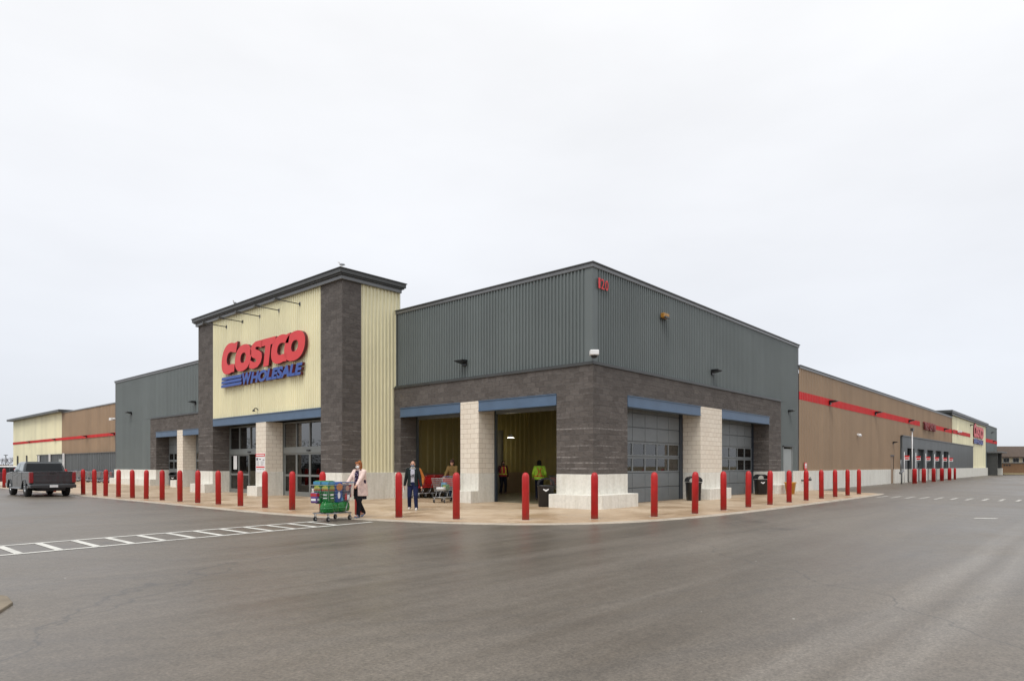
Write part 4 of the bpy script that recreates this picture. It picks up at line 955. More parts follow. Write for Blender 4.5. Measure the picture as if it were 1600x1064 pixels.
# goods in the second cart
pack('box', 'white low box in the basket of the vestibule cart', 'box', CY, (.03, .70, .50), (.34,.3,.12), Pk['white print'], [])
pack('bag', 'green leafy bag in the vestibule cart', 'bag', CY, (-.06, .42, .50), (.3,.22,.22), Pk['green film'], [('yellow_oval', Pk['yellow print'], (-.05,.06,.1,.18,'o'))])
pack('bag', 'blue and white bag in the vestibule cart near the handle', 'bag', CY, (.10, .2, .50), (.22,.2,.3), Pk['light blue film'], [('white_bar', Pk['white print'], (-.08,.06,.1,.22,'r'))])

# ------------------------------------------------------------------ people
def ik(a, b_, l1, l2, hint):
    a = Vector(a); b_ = Vector(b_); d = b_-a; D = min(d.length, (l1+l2)*.999); d.normalize()
    x = (l1*l1-l2*l2+D*D)/(2*D); h = math.sqrt(max(l1*l1-x*x, 0)); hv = Vector(hint); hv = (hv-d*hv.dot(d)).normalized()
    return a+d*x+hv*h
def solid(name, b, voxel, m_, parent, smooth=3):
    me = bpy.data.meshes.new(name); me.from_pydata(b.v, [], b.f)
    bm_ = bmesh.new(); bm_.from_mesh(me); bmesh.ops.recalc_face_normals(bm_, faces=bm_.faces); bm_.to_mesh(me); bm_.free()
    o = bpy.data.objects.new('tmp', me); COL.objects.link(o)
    rm = o.modifiers.new('r', 'REMESH'); rm.mode = 'VOXEL'; rm.voxel_size = voxel; rm.use_smooth_shade = True
    sm = o.modifiers.new('s', 'SMOOTH'); sm.iterations = smooth; sm.factor = .5
    dg = bpy.context.evaluated_depsgraph_get(); dg.update()
    me2 = bpy.data.meshes.new_from_object(o.evaluated_get(dg)); bpy.data.objects.remove(o); bpy.data.meshes.remove(me)
    me2.materials.clear(); me2.materials.append(m_); me2.name = name
    for p in me2.polygons: p.use_smooth = True
    q = bpy.data.objects.new(name, me2); COL.objects.link(q); q.parent = parent; return q
def ringz(z, rx, ry, cx=0, cy=0, n=20): return [(cx+rx*math.cos(i*2*math.pi/n), cy+ry*math.sin(i*2*math.pi/n), z) for i in range(n)]
SK = plain('skin', (.50, .27, .18), .5, 0, .08, 20)
def cloth(c, r=.85):
    m_, t, b = newmat('cloth'); tc = N(t, 'ShaderNodeTexCoord'); P_ = tc.outputs['Object']
    n1 = noise(t, P_, 9, 5, .6, 1.0); L(t, mixc(t, mapr(t, n1, .3, .7, 0, 1), tuple(x*.75 for x in c), tuple(x*1.15 for x in c)), b.inputs['Base Color']); b.inputs['Roughness'].default_value = r
    b.inputs['Specular IOR Level'].default_value = .2; bump(t, n1, b, .5, .03); return m_
def person(label, loc, rz, h=1.7, feet=((-.09,.05),(.09,-.05)), wrists=((-.27,.05,.86),(.27,.05,.86)), lean=0, fat=1, hair=None, hairlen=0, top=None, top_len=.86, inner=None, trousers=None, shoe=None, mask=None, cap=None, vest=None, skirt=None, scarf=None, heel=(0,0), group=None, grip=False, turn=0, beard=None, sleeve_mat=None):
    t = thing('person', label, 'person', loc, rz, group); s = h/1.7; t.scale = (s, s, s)
    hipz = .90; sh_z = 1.40
    def LN(p): # lean about hips
        p = Vector(p); k = max(p.z-hipz, 0); return Vector((p.x, p.y+k*math.tan(lean), p.z))
    body = MB(); F = fat
    anks = [Vector((fx, fy, .09+hz_)) for (fx, fy), hz_ in zip(feet, heel)]; hips = [Vector((-.09,0,hipz)), Vector((.09,0,hipz))]
    kn = [ik(hips[i], anks[i], .43, .42, (0, 1, 0)) for i in (0, 1)]
    shs = [LN((-.175,0,sh_z)), LN((.175,0,sh_z))]; wr = [Vector(w_) for w_ in wrists]
    el = [ik(shs[i], wr[i], .28, .26, ((-.35, .35)[i], -1, -.5)) for i in (0, 1)]
    # body
    def torso(b, k=1.0, z0=.86, z1=1.42, belly=0):
        prof = [(.86,.165,.115),(.95,.16,.115),(1.05,.145*F**.5,.11*F),(1.15,.15*F**.3,.115*F),(1.27,.17,.12),(1.36,.175,.105),(1.42,.14,.085),(1.46,.07,.06)]
        rings = []
        for z, rx, ry in prof:
            if z < z0-.001 or z > z1+.05: continue
            c_ = LN((0, belly*.0, z)); rings.append(ringz(z, rx*k*(F**.3), ry*k, c_.x, c_.y))
        b.loft(rings)
    torso(body)
    nk = LN((0,-.005,1.42)); hd = LN((0,.02,1.585)); body.caps(nk, .055, hd-Vector((0,.01,.07)), .052)
    Rh = Matrix.Rotation(turn, 3, 'Z')
    H = lambda x, y, z: hd+Rh@Vector((x, y, z))
    body.ell(H(0,-.005,.02), (.074,.094,.098)); body.ell(H(0,.025,-.05), (.056,.062,.062)); body.caps(H(0,.088,.01), .010, H(0,.108,-.018), .014)
    for sx in (-1, 1): body.ell(H(sx*.076,-.0,-.005), (.012,.02,.032)); body.ell(H(sx*.03,.075,.028), (.022,.016,.01))
    body.ell(H(0,.084,-.052), (.024,.012,.009))
    for i in (0, 1):
        body.caps(hips[i], .085*F**.5, kn[i], .058); body.caps(kn[i], .056, anks[i], .038); body.caps(anks[i]-Vector((0,.03,.03)), .04, anks[i]+Vector((0,.13,-.045)), .032)
        body.caps(shs[i], .055, el[i], .042); body.caps(el[i], .040, wr[i], .027)
        d = (wr[i]-el[i]).normalized(); sgn = (-1, 1)[i]
        side = Vector((sgn, 0, 0)) if abs(d.x) < .8 else Vector((0, 1, 0)); up = d.cross(side).normalized(); 
        if grip: d = (d+Vector((0,.2,.15))).normalized()
        # palm, four fingers and a thumb
        acr = (Vector((0,1,0)) if not grip else Vector((1,0,0))); acr = (acr-d*acr.dot(d)).normalized(); nrm = d.cross(acr).normalized()
        if nrm.dot(Vector((-sgn,0,-.6))) < 0: nrm = -nrm
        pc = wr[i]+d*.05
        body.caps(wr[i], .027, pc-acr*.02, .022); body.caps(wr[i], .025, pc+acr*.022, .021)
        for k_, ln_ in zip((-.033,-.011,.011,.033), (.062,.074,.078,.068)):
            cu_ = .55 if not grip else 1.25
            a0 = wr[i]+d*.085+acr*k_; a1 = a0+(d*math.cos(cu_*.5)+nrm*math.sin(cu_*.5))*ln_*.55; a2 = a1+(d*math.cos(cu_*1.5)+nrm*math.sin(cu_*1.5))*ln_*.5
            body.caps(a0-d*.03, .0105, a0, .0105); body.caps(a0, .0105, a1, .0095, 8); body.caps(a1, .0095, a2, .008, 8)
        b0 = wr[i]+d*.03+acr*.028; b1 = b0+(d*.6+acr*.75+nrm*.3).normalized()*.045; body.caps(b0, .014, b1, .011, 8); body.caps(b1, .011, b1+(d*.85+acr*.2+nrm*.45).normalized()*.032, .009, 8)
    bo = solid('body', body, .0075, SK, t, 2)
    for sx in (-1, 1): MB().ell(H(sx*.03,.084,.012), (.011,.008,.007), 10, 6).build('eye', M['black'], t)
    # trousers / legs
    if trousers:
        b = MB()
        for i in (0, 1):
            b.caps(hips[i]+Vector((0,0,.02)), .105*F**.5, kn[i], .077); b.caps(kn[i], .075, anks[i]+Vector((0,0,-.01)), .062)
        b.loft([ringz(.84,.15*F**.3,.12*F), ringz(.93,.168*F**.3,.125*F), ringz(1.02,.16*F**.3,.12*F)]); solid('trousers', b, .013, trousers, t)
    if skirt:
        b = MB(); b.loft([ringz(.56,.21,.175), ringz(.75,.195,.16), ringz(.92,.175,.135), ringz(1.0,.16,.12)]); solid('tunic', b, .013, skirt, t)
    sm_ = shoe or M['black']
    for i in (0, 1):
        b = MB(); a = anks[i]; pit = R(28) if heel[i] > .02 else 0
        dv = Vector((0, math.cos(pit), -math.sin(pit))); b.caps(a-dv*.045-Vector((0,0,.05)), .038, a+dv*.14-Vector((0,0,.052)), .034); b.caps(a-dv*.02, .046, a+dv*.05-Vector((0,0,.03)), .042)
        solid('shoe', b, .012, sm_, t)
        MB().caps(a-dv*.05-Vector((0,0,.082)), .012, a+dv*.15-Vector((0,0,.08)), .012).build('sole', M['white'] if shoe else M['rubber'], t)
    if inner:
        b = MB(); torso(b, 1.10, .86, 1.42); solid('shirt', b, .012, inner, t)
    if top:
        b = MB(); k_ = 1.2 if inner else 1.14
        prof = [(top_len,.205*F**.3,.165*F),(max(top_len+.12,.98),.19*F**.3,.15*F),(1.12,.175*F**.3,.135*F),(1.27,.195,.138),(1.37,.195,.122),(1.43,.15,.10),(1.47,.085,.082)]
        rings = []
        for z, rx, ry in prof:
            c_ = LN((0,0,z)); ry = ry*F**.6; rx = rx*(F**.35 if 1.2 < z < 1.4 else 1)
            if inner and z < 1.45:   # open front: the ring leaves a gap at +Y
                N_ = 40; o_ = [(c_.x+rx*math.sin(R(22)+R(316)*q/(N_/2-1)), c_.y+ry*math.cos(R(22)+R(316)*q/(N_/2-1)), z) for q in range(N_//2)]
                i_ = [(c_.x+(rx-.028)*math.sin(R(22)+R(316)*q/(N_/2-1)), c_.y+(ry-.028)*math.cos(R(22)+R(316)*q/(N_/2-1)), z) for q in range(N_//2)][::-1]
                rings.append(o_+i_)
            elif not inner: rings.append(ringz(z, rx, ry, c_.x, c_.y))
        b.loft(rings)
        if inner:
            for sg in (-1, 1): b.caps(LN((sg*.17,-.01,1.40)), .06, LN((sg*.09,-.02,1.44)), .05)
        sb = MB() if sleeve_mat else b
        for i in (0, 1):
            e = wr[i]-(wr[i]-el[i]).normalized()*.02
            sb.caps(shs[i], .077, el[i], .062); sb.caps(el[i], .062, e, .046)
        solid('jacket', b, .0115, top, t, 3)
        if sleeve_mat: solid('sleeves', sb, .0115, sleeve_mat, t, 3)
        cl = MB(); c_ = LN((0,0,1.455))
        cl.loft([ringz(1.43,.095,.09,c_.x,c_.y), ringz(1.475,.078,.08,c_.x,c_.y+.0), ringz(1.48,.066,.068,c_.x,c_.y)]); cl.build('collar', top, t)
    if vest:
        b = MB(); rr = [(.92,.222,.178),(1.05,.205*F**.3,.165),(1.2,.205,.16),(1.34,.20,.145),(1.42,.13,.12)]
        b.loft([ringz(z, rx*.99, ry, LN((0,0,z)).x, LN((0,0,z)).y) for z, rx, ry in rr]); solid('vest', b, .012, vest[0], t)
        st = MB()
        for z in (1.0,): st.loft([ringz(z,.217,.176), ringz(z+.05,.214,.174)])
        st.build('vest_band', vest[1], t)
        for sx in (-1, 1):
            st = MB(); P0 = [LN((sx*.11,-.185,1.0)), LN((sx*.02,-.17,1.22)), LN((sx*.09,-.155,1.38))] 
            for a, c in zip(P0, P0[1:]): st.tube(a, c, .022, n=6)
            P0 = [LN((sx*.10,.175,1.0)), LN((sx*.10,.165,1.22)), LN((sx*.09,.12,1.40))]
            for a, c in zip(P0, P0[1:]): st.tube(a, c, .022, n=6)
            st.build('vest_strap', vest[1], t)
    if hair:
        b = MB(); b.ell(H(0,-.018,.045), (.086,.096,.09))
        if hairlen:
            b.ell(H(0,-.05,-.01), (.088,.075,.10+hairlen*.3))
            for sx in (-1, 1): b.caps(H(sx*.075,-.01,.03), .028, H(sx*.074,.0,-.05-hairlen*.3), .022)
            for a_ in range(-3, 4): b.caps(H(a_*.022,.065-abs(a_)*.008,.10), .017, H(a_*.026+.01,.083-abs(a_)*.01,.062), .013)
        else:
            for sx in (-1, 1): b.ell(H(sx*.07,-.03,.0), (.016,.045,.045))
        solid('hair', b, .009, hair, t, 2)
    if cap:
        b = MB(); b.ell(H(0,-.008,.062), (.092,.104,.075)); b.loft([[tuple(H(x,y,.055)) for x, y in ((-.08,.03),(-.05,.12),(.05,.12),(.08,.03))], [tuple(H(x,y,.07)) for x, y in ((-.08,.03),(-.05,.12),(.05,.12),(.08,.03))]]); solid('cap', b, .01, cap, t, 2)
    if mask:
        b = MB(); b.ell(H(0,.058,-.042), (.058,.056,.052)); mo = solid('face_mask', b, .008, mask, t, 2)
    if scarf:
        b = MB(); b.ell(LN((0,.02,1.47)), (.08,.085,.045)); solid('neck_warmer', b, .01, scarf, t, 2)
    return t
# woman pushing the loaded cart, walking towards image left
pw = person('woman in a pale pink coat and white mask pushing the loaded cart', (-7.52, 2.90, .012), R(198-90), 1.60, feet=((-.09,.22),(.09,-.30)), heel=(0,.05), wrists=((-.20,.44,1.00),(.20,.44,1.00)), lean=R(5), fat=1.35,
  hair=cloth((.30,.10,.03), .6), hairlen=.25, top=cloth((.78,.60,.54)), top_len=.66, inner=cloth((.03,.02,.05)), trousers=cloth((.012,.012,.016)), skirt=cloth((.014,.012,.02)), shoe=plain('blue grey sneaker', (.16,.20,.30), .6), mask=plain('white mask', (.8,.8,.78), .7), grip=True)
b = MB()
for i in range(34):
    a_ = random.uniform(-.38,.38); z_ = random.uniform(.92,1.38); b.ell((.155*math.sin(a_)*1.05, .140*1.06*math.cos(a_)*1.04+.01+(z_-.9)*math.tan(R(5)), z_), (.016,.010,.013), 6, 4)
b.build('shirt_pattern', plain('lilac print', (.35,.28,.42), .8), pw)
# balding man walking towards the camera
pm = person('balding man in grey sweatshirt and open dark orange-sleeved jacket walking by the near bollard', (-4.62, 4.05, .022), R(225-90), 1.63, feet=((-.13,.16),(.13,-.10)), heel=(0,.02), wrists=((-.30,.10,.83),(.29,-.02,.86)), lean=R(1), fat=1.05,
  top=cloth((.015,.025,.025)), sleeve_mat=cloth((.015,.02,.02)), top_len=.84, inner=cloth((.46,.46,.52)), trousers=cloth((.012,.018,.06)), shoe=plain('white sneaker', (.75,.75,.73), .5), mask=cloth((.16,.20,.26)), scarf=cloth((.62,.60,.56)), grip=False)
MB().ell((0,-.01,1.672-.0), (.06,.07,.008), 12, 4)
hr = MB(); hr.ell((0,-.03,1.60), (.080,.082,.05)); solid('hair', hr, .008, cloth((.35,.32,.29)), pm, 2)
b = MB()
for i, hh in enumerate((.04,.065,.09)):    # three slanted bars on the chest
    x0 = .045-i*.045; b.add([(x0+.028,.158,1.17),(x0,.158,1.17),(x0-.02,.158,1.17+hh),(x0+.008,.158,1.17+hh)], [(0,1,2,3)])
b.box(-.06,.06,.1565,.1585,1.135,1.145); b.build('chest_print', M['black'], pm)
MB().box(.31,.33,-.06,.04,.62,.80).build('held_paper', M['white'], pm)
b = MB(); b.caps((-.215,-.02,1.38), .085, (-.33,-.06,1.12), .078); b.caps((-.33,-.06,1.12), .078, (-.31,.04,.92), .062); solid('orange_sleeve', b, .012, cloth((.42,.14,.03)), pm)
# person with the vestibule cart
person('person in a brown jacket and dark hat standing behind the vestibule cart', (.12, 7.18, .026), R(205-90), 1.70, feet=((-.1,.05),(.1,-.08)), wrists=((-.22,.40,1.00),(.22,.40,1.00)), lean=R(6), fat=1.05,
  hair=cloth((.03,.018,.012)), hairlen=.3, cap=cloth((.05,.02,.02)), top=cloth((.16,.10,.035)), top_len=.80, trousers=cloth((.05,.08,.13)), grip=True)
hv = plain('lime vest fabric', (.50,.85,.06), .7, 0, .15, 9); org = plain('orange reflective', (.85,.20,.05), .6, 0, .1, 9)
person('worker in lime jacket and orange vest seen from behind in the right doorway', (3.1, 4.95, .03), R(40-90), 1.70, feet=((-.11,.06),(.11,-.06)), wrists=((-.26,.18,.98),(.26,.18,.98)), fat=1.1,
  hair=cloth((.01,.01,.012)), hairlen=.1, cap=cloth((.012,.012,.014)), top=hv, top_len=.88, trousers=cloth((.012,.014,.03)), vest=(hv, org), grip=True)
red_v = plain('red vest fabric', (.50,.04,.035), .7, 0, .15, 9)
person('worker in red vest with lime straps deep in the vestibule', (6.5, 10.2, .03), R(240-90), 1.72, feet=((-.1,.12),(.1,-.1)), wrists=((-.26,.05,.88),(.42,.12,.92)), fat=1.05,
  hair=cloth((.02,.012,.01)), hairlen=.1, top=cloth((.06,.02,.03)), top_len=.86, trousers=cloth((.015,.015,.025)), vest=(red_v, plain('yellow reflective', (.7,.7,.1), .6)), mask=cloth((.05,.05,.06)))
person('mostly hidden worker in orange vest behind the dark block corner', (3.6, 3.72, .03), R(120), 1.68, hair=cloth((.02,.012,.01)), top=cloth((.05,.05,.06)), trousers=cloth((.015,.015,.02)), vest=(org, hv))

# ------------------------------------------------------------------ vehicles
def wheel(parent, x, y, r=.38, w_=.26, side=1):
    wt = MB().lathe([(r*.62,-w_/2),(r*.93,-w_/2),(r,-w_/2+.04),(r,w_/2-.04),(r*.93,w_/2),(r*.62,w_/2)], n=32)
    wt.v = [(z, a, b_) for a, b_, z in wt.v]; tw_ = MB(); tw_.v = wt.v; tw_.f = wt.f; tw_.sm = wt.sm
    o = tw_.build('tyre', M['rubber'], parent); o.location = (x, y, r)
    rm = MB(); xo = side*w_/2*.9
    rm.tube((xo-.02*side,0,0),(xo,0,0),r*.62,n=28).tube((xo,0,0),(xo+.02*side,0,0),r*.16,n=16)
    for k_ in range(6):
        a = k_*math.pi/3; rm.tube((xo+.012*side, r*.1*math.cos(a), r*.1*math.sin(a)), (xo+.004*side, r*.58*math.cos(a), r*.58*math.sin(a)), r*.07, r*.05, n=6)
    rm.build('rim', M['steel'], o)
    dk = MB()
    for k_ in range(6):
        a = (k_+.5)*math.pi/3; dk.tube((xo+.0015*side, r*.38*math.cos(a), r*.38*math.sin(a)), (xo+.003*side, r*.38*math.cos(a), r*.38*math.sin(a)), r*.12, n=8)
    dk.build('rim_gap', M['black'], o)
    return o
def arch(cy, cz, r, n=10): return [(cy+r*math.cos(math.pi*i/n), cz+r*math.sin(math.pi*i/n)) for i in range(n+1)]
paint = plain('metallic grey paint', (.05,.058,.063), .25, .55, .05, 1, coat=.8)
def pickup(label, loc, rz):
    t = thing('pickup_truck', label, 'pickup truck', loc, rz)   # local +Y forward, origin at the rear axle centre
    W = 1.0
    # side profile (y,z): rear -1.15, front 4.15
    low = [(-1.12,.50)]+[(p[0], p[1]) for p in arch(0,.36,.47)[::-1]]+[(.6,.42),(2.6,.42)]+[(p[0], p[1]) for p in arch(3.2,.36,.47)[::-1]]+[(3.95,.45),(4.1,.6),(4.12,.98),(3.95,1.12),(2.9,1.2),(2.55,1.22),(.45,1.22),(.42,.62),(-1.12,.62)]
    b = MB(); rings = []
    for x_, zt in ((-W,0),(-W+.05,.0),(W-.05,0),(W,0)):
        rings.append([(x_, p[0], p[1]) for p in low])
    b.loft(rings, False); b.build('body', paint, t, bevel=.03)
    b = MB()
    for s in (-1, 1):    # bed sides with the arch following below, tops flared
        P_ = [(-1.12,.62),(.44,.62),(.44,1.21),(-1.12,1.21)]; a, c = (s*W, s*(W-.12)); b.prism(P_, min(a,c)+(.001), max(a,c)-.001, 'x')
    b.box(-.88,.88,.40,.47,.62,1.21); b.build('bed_sides', paint, t, bevel=.02)
    MB().box(-.88,.88,-1.0,.40,.62,.66).build('bed_floor', M['black'], t)
    b = MB(); b.box(-.86,.86,-1.16,-1.08,.64,1.20); b.box(-.80,.80,-1.175,-1.16,.72,.80); b.box(-.80,.80,-1.175,-1.16,1.02,1.06); b.box(-.86,.86,-1.19,-1.10,1.18,1.225); tg = b.build('tailgate', paint, t, bevel=.012)
    MB().box(-.12,.12,-1.182,-1.17,1.10,1.15).build('handle', M['black'], tg)
    for s in (-1, 1):
        MB().box(min(s*.84,s*1.012), max(s*.84,s*1.012), -1.185,-1.0,.68,1.19).build('tail_light', plain('red lens', (.25,.008,.012), .15, 0, .1, 6, spec=.8), t, bevel=.02)
    b = MB(); b.box(-1.0,1.0,-1.32,-1.12,.42,.60); bu = b.build('rear_bumper', plain('bumper paint', (.05,.056,.06), .3, .5, .05, 2, coat=.5), t, bevel=.035)
    MB().box(-.18,.18,-1.332,-1.322,.46,.58).build('licence_plate', M['white'], bu); MB().box(-.5,.5,-1.325,-1.315,.40,.44).build('step_pad', M['black'], bu)
    # cab
    cab0 = [(.46,1.2),(2.62,1.2)]
    def cabring(z, yb, yf, x_): return [(-x_,yb,z),(x_,yb,z),(x_,yf,z),(-x_,yf,z)]
    b = MB(); b.loft([cabring(1.2,.47,2.75,.93), cabring(1.27,.50,2.66,.925), cabring(1.62,.62,2.10,.83), cabring(1.70,.72,1.95,.77)], False); cabo = b.build('cab', paint, t, bevel=.035)
    b = MB(); b.add([(-.82,.492,1.25),(.82,.492,1.25),(.75,.615,1.61),(-.75,.615,1.61)], [(0,1,2,3)]); b.v = [(x_, y_-.02, z_) for x_, y_, z_ in b.v]; b.build('rear_window', M['carglass'], t)
    b = MB(); b.add([(-.82,2.70,1.27),(.82,2.70,1.27),(.70,2.08,1.60),(-.70,2.08,1.60)], [(0,1,2,3)]); b.v = [(x_, y_+.02, z_+.01) for x_, y_, z_ in b.v]; b.build('windscreen', M['carglass'], t)
    for s in (-1, 1):
        for a, c, e, g in ((.60,1.45,.72,1.45),(1.53,2.50,1.53,2.04)):
            xb, xt = s*.932, s*.848; MB().add([(xb,a,1.26),(xb,c,1.26),(xt,g,1.58),(xt,e,1.58)], [(0,1,2,3)]).build('side_window', M['sideglass'], t)
        MB().box(min(s*.97,s*1.16), max(s*.97,s*1.16), 2.32,2.44,1.2,1.38).build('wing_mirror', M['black'], t, bevel=.03)
        MB().box(min(s*.95,s*1.08), max(s*.95,s*1.08), .60,2.55,.36,.42).build('side_step', M['chrome'], t, bevel=.015)
        for y_ in (1.35, 2.35): MB().box(min(s*1.0,s*1.02), max(s*1.0,s*1.02), y_-.1,y_+.1,1.0,1.04).build('door_handle', M['chrome'], t)
        b = MB()
        for y_ in (.52,1.5,2.55): b.box(min(s*.998,s*1.004), max(s*.998,s*1.004), y_-.008,y_+.008,.5,1.19)
        b.build('door_gap', M['black'], t)
        for y_ in (0, 3.2): 
            b = MB(); b.prism([(y_+.50*math.cos(math.pi*i/12), .36+.50*math.sin(math.pi*i/12)) for i in range(13)]+[(y_+.45*math.cos(math.pi*i/12), .36+.45*math.sin(math.pi*i/12)) for i in range(12,-1,-1)], min(s*.99,s*1.03), max(s*.99,s*1.03), 'x'); b.build('wheel_arch', paint, t)
            wheel(t, s*.84, y_, .385, .26, s); MB().box(min(s*.62,s*.96), max(s*.62,s*.96), y_-.46, y_+.46, .40, .84).build('wheel_well', M['black'], t)
    MB().box(-.6,.6,-.9,3.6,.28,.44).build('chassis', M['black'], t); MB().box(-.7,.7,-.06,.06,.3,.42).build('axle', M['black'], t)
    for s in (-1, 1): MB().box(min(s*.6,s*.95), max(s*.6,s*.95), 4.06,4.14,.82,1.0).build('headlight', M['white'], t, bevel=.02)
    MB().box(-.6,.6,4.08,4.15,.6,1.0).build('grille', M['black'], t); MB().box(-1,1,4.05,4.25,.42,.6).build('front_bumper', M['steel'], t, bevel=.03)
    return t
tr = pickup('grey pickup truck seen from behind at the left pavement', (-9.84, 25.85, 0), R(0))
MB().box(-.70,.70,.9,1.9,1.701,1.706).build('roof_sheen', M['trim_light'], tr)  # pale sheet added as the sky reflection on the cab roof
tr.scale = (.94, .92, 1.0)
def suv(label, loc, rz, col):
    t = thing('parked_car', label, 'car', loc, rz); pm_ = plain('car paint', col, .3, .2, .05, 1, coat=.8)
    low = [(-.95,.45)]+arch(0,.34,.42)[::-1]+[(.5,.35),(2.2,.35)]+arch(2.7,.34,.42)[::-1]+[(3.5,.42),(3.6,.75),(3.3,.95),(2.5,1.02),(-.8,1.05),(-.97,.85)]
    MB().prism(low, -.9, .9, 'x').build('body', pm_, t, bevel=.05)
    b = MB(); b.loft([[(-.84,-.85,1.0),(.84,-.85,1.0),(.84,2.5,1.0),(-.84,2.5,1.0)], [(-.72,-.55,1.42),(.72,-.55,1.42),(.72,1.7,1.42),(-.72,1.7,1.42)]], False); b.build('windows', M['carglass'], t, bevel=.03)
    b = MB(); b.loft([[(-.74,-.58,1.41),(.74,-.58,1.41),(.74,1.72,1.41),(-.74,1.72,1.41)], [(-.66,-.45,1.49),(.66,-.45,1.49),(.66,1.55,1.49),(-.66,1.55,1.49)]], False); b.build('roof', M['white'], t, bevel=.02)
    for s in (-1, 1):
        MB().box(min(s*.6,s*.91), max(s*.6,s*.91), -.98,-.9,.75,.95).build('tail_light', M['red'], t, bevel=.01)
        for y_ in (0, 2.7): wheel(t, s*.8, y_, .34, .2, s)
    return t
suv('dark red car with pale roof at the left edge behind the far bollard', (-6.9, 47.3, 0), R(86), (.10,.012,.03))

# ------------------------------------------------------------------ gulls
g0 = thing('gull', 'white gull standing on the tower roof corner', 'bird', (TX-.1, 10.85, 9.835), R(60), 'gulls on the tower roof'); g0.scale = (.72,.72,.72)
b = MB(); b.loft([ringz(0,.01,.01,0,-.22), ]*1+[ringz(0,.02,.02,0,-.2)]) if False else None
b.ell((0,-.01,.20), (.065,.15,.065)); b.caps((0,.09,.23), .04, (0,.13,.31), .035); b.ell((0,.145,.33), (.038,.045,.036)); b.caps((0,-.12,.19), .035, (0,-.24,.19), .008); solid('body', b, .01, M['white'], g0)
b = MB(); 
for s in (-1, 1): b.ell((s*.052,-.04,.215), (.02,.15,.05))
b.build('wing', plain('gull grey', (.3,.32,.35), .7), g0); MB().tube((0,.18,.325),(0,.235,.315),.012,.003,n=6).build('beak', M['yellow'], g0)
for s in (-1, 1): MB().tube((s*.025,0,.15),(s*.025,.01,0),.006,n=6).build('leg', M['yellow'], g0)
place(g0, (TX-.1, 20.6, 9.835), R(120), 'white gull standing midway along the tower roof edge')

# ------------------------------------------------------------------ interior lamps (inner doorway one seen lit; garage room ones added for brightness)
def inlamp(label, p, e):
    t = thing('ceiling_lamp', label, 'lamp', p, 0, 'lamps hanging inside')
    MB().lathe([(.05,.18),(.12,.12),(.20,0),(.19,0)], n=20).build('lamp_shade', M['white'], t)
    MB().lathe([(.17,.0),(.17,.01)], n=20).build('bulb', plain('lit lamp glass', (.9,.9,.85), .4, emit=(1,.93,.75,10)), t)
    ld = bpy.data.lights.new('lamp_light', 'POINT'); ld.energy = e; ld.color = (1, .88, .62); ld.shadow_soft_size = .15; lo_ = bpy.data.objects.new('lamp_light', ld); COL.objects.link(lo_); lo_.parent = t; lo_.location = (0,0,-.12)
inlamp('lit white lamp near the inner vestibule doorway', (6.6, 9.75, 2.95), 10)
inlamp('added unseen lamp brightening the room behind the nearer side garage door', (8.3, 1.9, 3.9), 70); inlamp('added unseen lamp brightening the room behind the farther side garage door', (19.3, 3.4, 3.9), 200)  # unseen lamps added to brighten the walls behind the garage glazing
inlamp('lit lamp high in the entrance lobby', (2.5, 18, 4.0), 60)

# ------------------------------------------------------------------ background
house = thing('brown_house', 'long low brick house with brown roof beyond the far end', 'house', (0,0,0))
a_ = R(41.794); Fv = Vector((math.cos(a_), math.sin(a_), 0)); Rv = Vector((math.sin(a_), -math.cos(a_), 0))
d_ = 112; u = (1600-800)/1023.6; c_ = Vector((-18.685,-12.948,0))+Fv*d_+Rv*u*d_
house.location = c_; house.rotation_euler = (0,0,a_-R(90))
hb = blockmat('brown brick', (.20,.11,.06), (.26,.15,.08), (.18,.14,.1), .24, .08, .01, .3, nstr=.4)
MB().box(-6,34,0,9,0,1.95).build('brick_wall', hb, house); MB().box(-5.9,33.9,.15,8.9,1.95,3.0).build('siding', plain('cream siding', (.66,.60,.45), .7), house)
MB().box(-6,34,-.06,0,1.88,1.98).build('ledge', M['trim'], house)
b = MB(); b.prism([(-.7,2.9),(9.7,2.9),(9.7,3.05),(4.5,4.95),(4.3,4.95),(-.7,3.05)], -6.8, 35, 'x'); b.build('roof', plain('brown shingles', (.085,.06,.045), .9, 0, .2, 3), house)
for k_ in range(20):
    x_ = -3.45+k_*1.66; wf = MB().box(x_-.06,x_+1.02,.08,.14,2.05,2.85).build('window', M['white'], house); MB().box(x_,x_+.45,.05,.075,2.1,2.8).box(x_+.5,x_+.96,.05,.075,2.1,2.8).build('pane', M['carglass'], wf)
    if k_ % 3 == 0:
        for q in range(3): MB().box(x_-.05+q*.45,x_+.25+q*.45,-.03,-.0,1.45,1.72).build('vent', M['black'], house)
# concrete strip in front of the house, dead grass bank
b = MB(); P0 = c_-Fv*3; q0, q1 = P0-Rv*7, P0+Rv*60
b.add([q0-Fv*2+Vector((0,0,.05)), q1-Fv*2+Vector((0,0,.05)), q1+Vector((0,0,.3)), q0+Vector((0,0,.3)), q0+Fv*3+Vector((0,0,.3)), q1+Fv*3+Vector((0,0,.3))], [(0,1,2,3),(3,2,5,4)]); tag(b.build('grass_bank', M['dirt']), kind='structure')
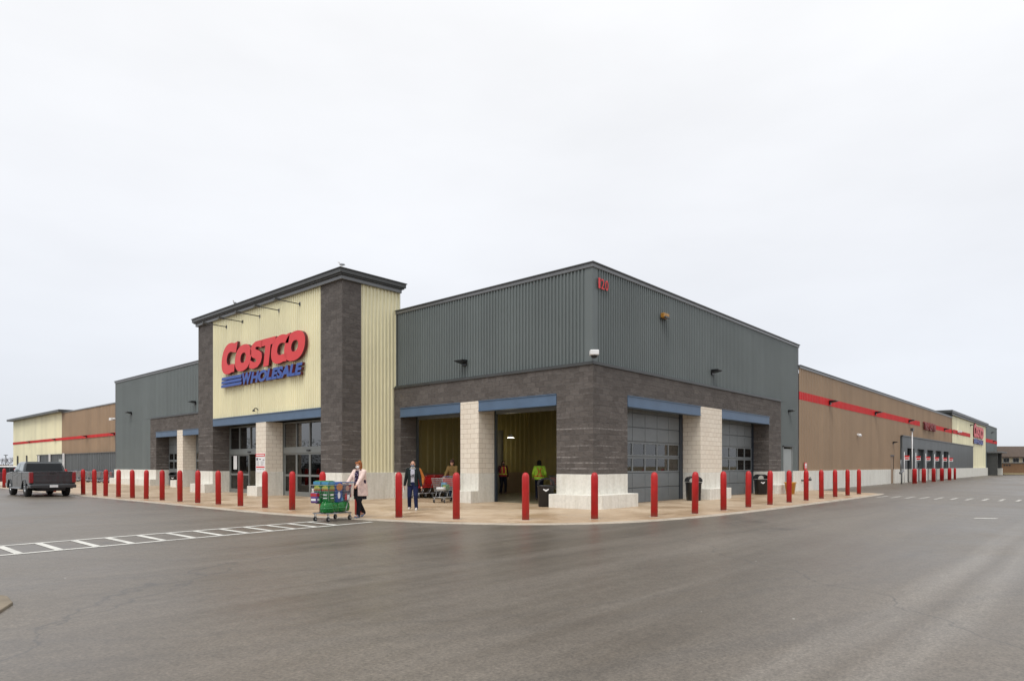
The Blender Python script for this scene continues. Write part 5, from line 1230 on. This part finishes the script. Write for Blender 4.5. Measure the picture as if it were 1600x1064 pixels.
# trees past the left end (bare crowns) and behind the camera (reflected in glass)
def bare_tree(label, loc, h, seed, m_=None, group='bare trees beyond the lot'):
    rnd = random.Random(seed); t = thing('bare_tree', label, 'tree', loc, rnd.uniform(0,6), group); tk = MB(); tw_ = MB()
    def br_(p, d, ln, r, lv):
        q = p+d*ln; (tk if lv < 2 else tw_).tube(p, q, r, r*.6, n=5 if lv > 0 else 8)
        if lv == 5: return
        for _ in range(3 if lv < 4 else 4):
            nd = (d+Vector((rnd.uniform(-1,1), rnd.uniform(-1,1), rnd.uniform(-.3,.6)))*.62).normalized(); br_(q-d*ln*rnd.uniform(0,.25), nd, ln*rnd.uniform(.6,.8), r*.55, lv+1)
    br_(Vector((0,0,0)), Vector((0,0,1)), h*.3, h*.02, 0); tk.build('trunk', m_ or M['twig'], t); tw_.build('crown', m_ or M['twig'], t); return t
CAMP = Vector((-18.685,-12.948,0))
def at(px, d): return CAMP+Fv*d+Rv*((px-800)/1023.6*d)
bt = None
for i, (px, d, h) in enumerate(((4,150,4.2),(12,165,4.6),(20,150,4.0),(-10,140,4.4),(-24,155,4.2))):
    lb = ['bare tree on the left horizon, at the very edge', 'bare tree on the left horizon, between two others', 'bare tree on the left horizon, beside the cream wing', 'bare tree beyond the left edge, nearer one', 'bare tree beyond the left edge, farther one'][i]
    if i < 2: bt = bare_tree(lb, at(px, d), h, i)
    else: place(bt, at(px, d), i*1.3, lb)
def bushes(label, name, centre, along, ln, n_, h, m_, dep=4):
    rnd = random.Random(5); b = MB(); al = along.normalized()
    for k_ in range(n_):
        p = centre+al*rnd.uniform(-ln/2, ln/2)+Vector((rnd.uniform(-dep,dep)/2, rnd.uniform(-dep,dep)/2, rnd.uniform(0,1)**1.5*h)); s = rnd.uniform(.1,.32)
        a1 = Vector((rnd.uniform(-1,1), rnd.uniform(-1,1), rnd.uniform(-1,1))).normalized(); a2 = a1.orthogonal().normalized()
        b.add([p-a1*s, p+a2*s*.6, p+a1*s, p-a2*s*.6], [(0,1,2,3)])
    o = b.build(name, m_, uv=False); tag(o, label, 'brush', kind='stuff'); return o
bushes('rusty brown brush along the left horizon', 'brush', at(0, 135), Rv, 30, 5000, 1.6, M['bush'])
t = thing('lamp_post', 'thin distant pole on the left horizon', 'pole', at(9, 120)); MB().tube((0,0,0),(0,0,3.4),.09).build('pole', M['trim_light'], t); MB().box(-.3,.3,-.1,.1,3.4,3.5).build('lamp_head', M['trim'], t)
# tree belt across the street behind the viewer
bushes('dark evergreen belt across the street behind the viewer', 'tree_belt', CAMP-Fv*70+Rv*0, Rv, 200, 16000, 8, M['conifer'], 8)
bushes('dark tree belt beyond the lot far to the left of the view', 'tree_belt', Vector((-95, 150, 0)), Vector((1,.45,0)), 130, 12000, 9, M['conifer'], 8)
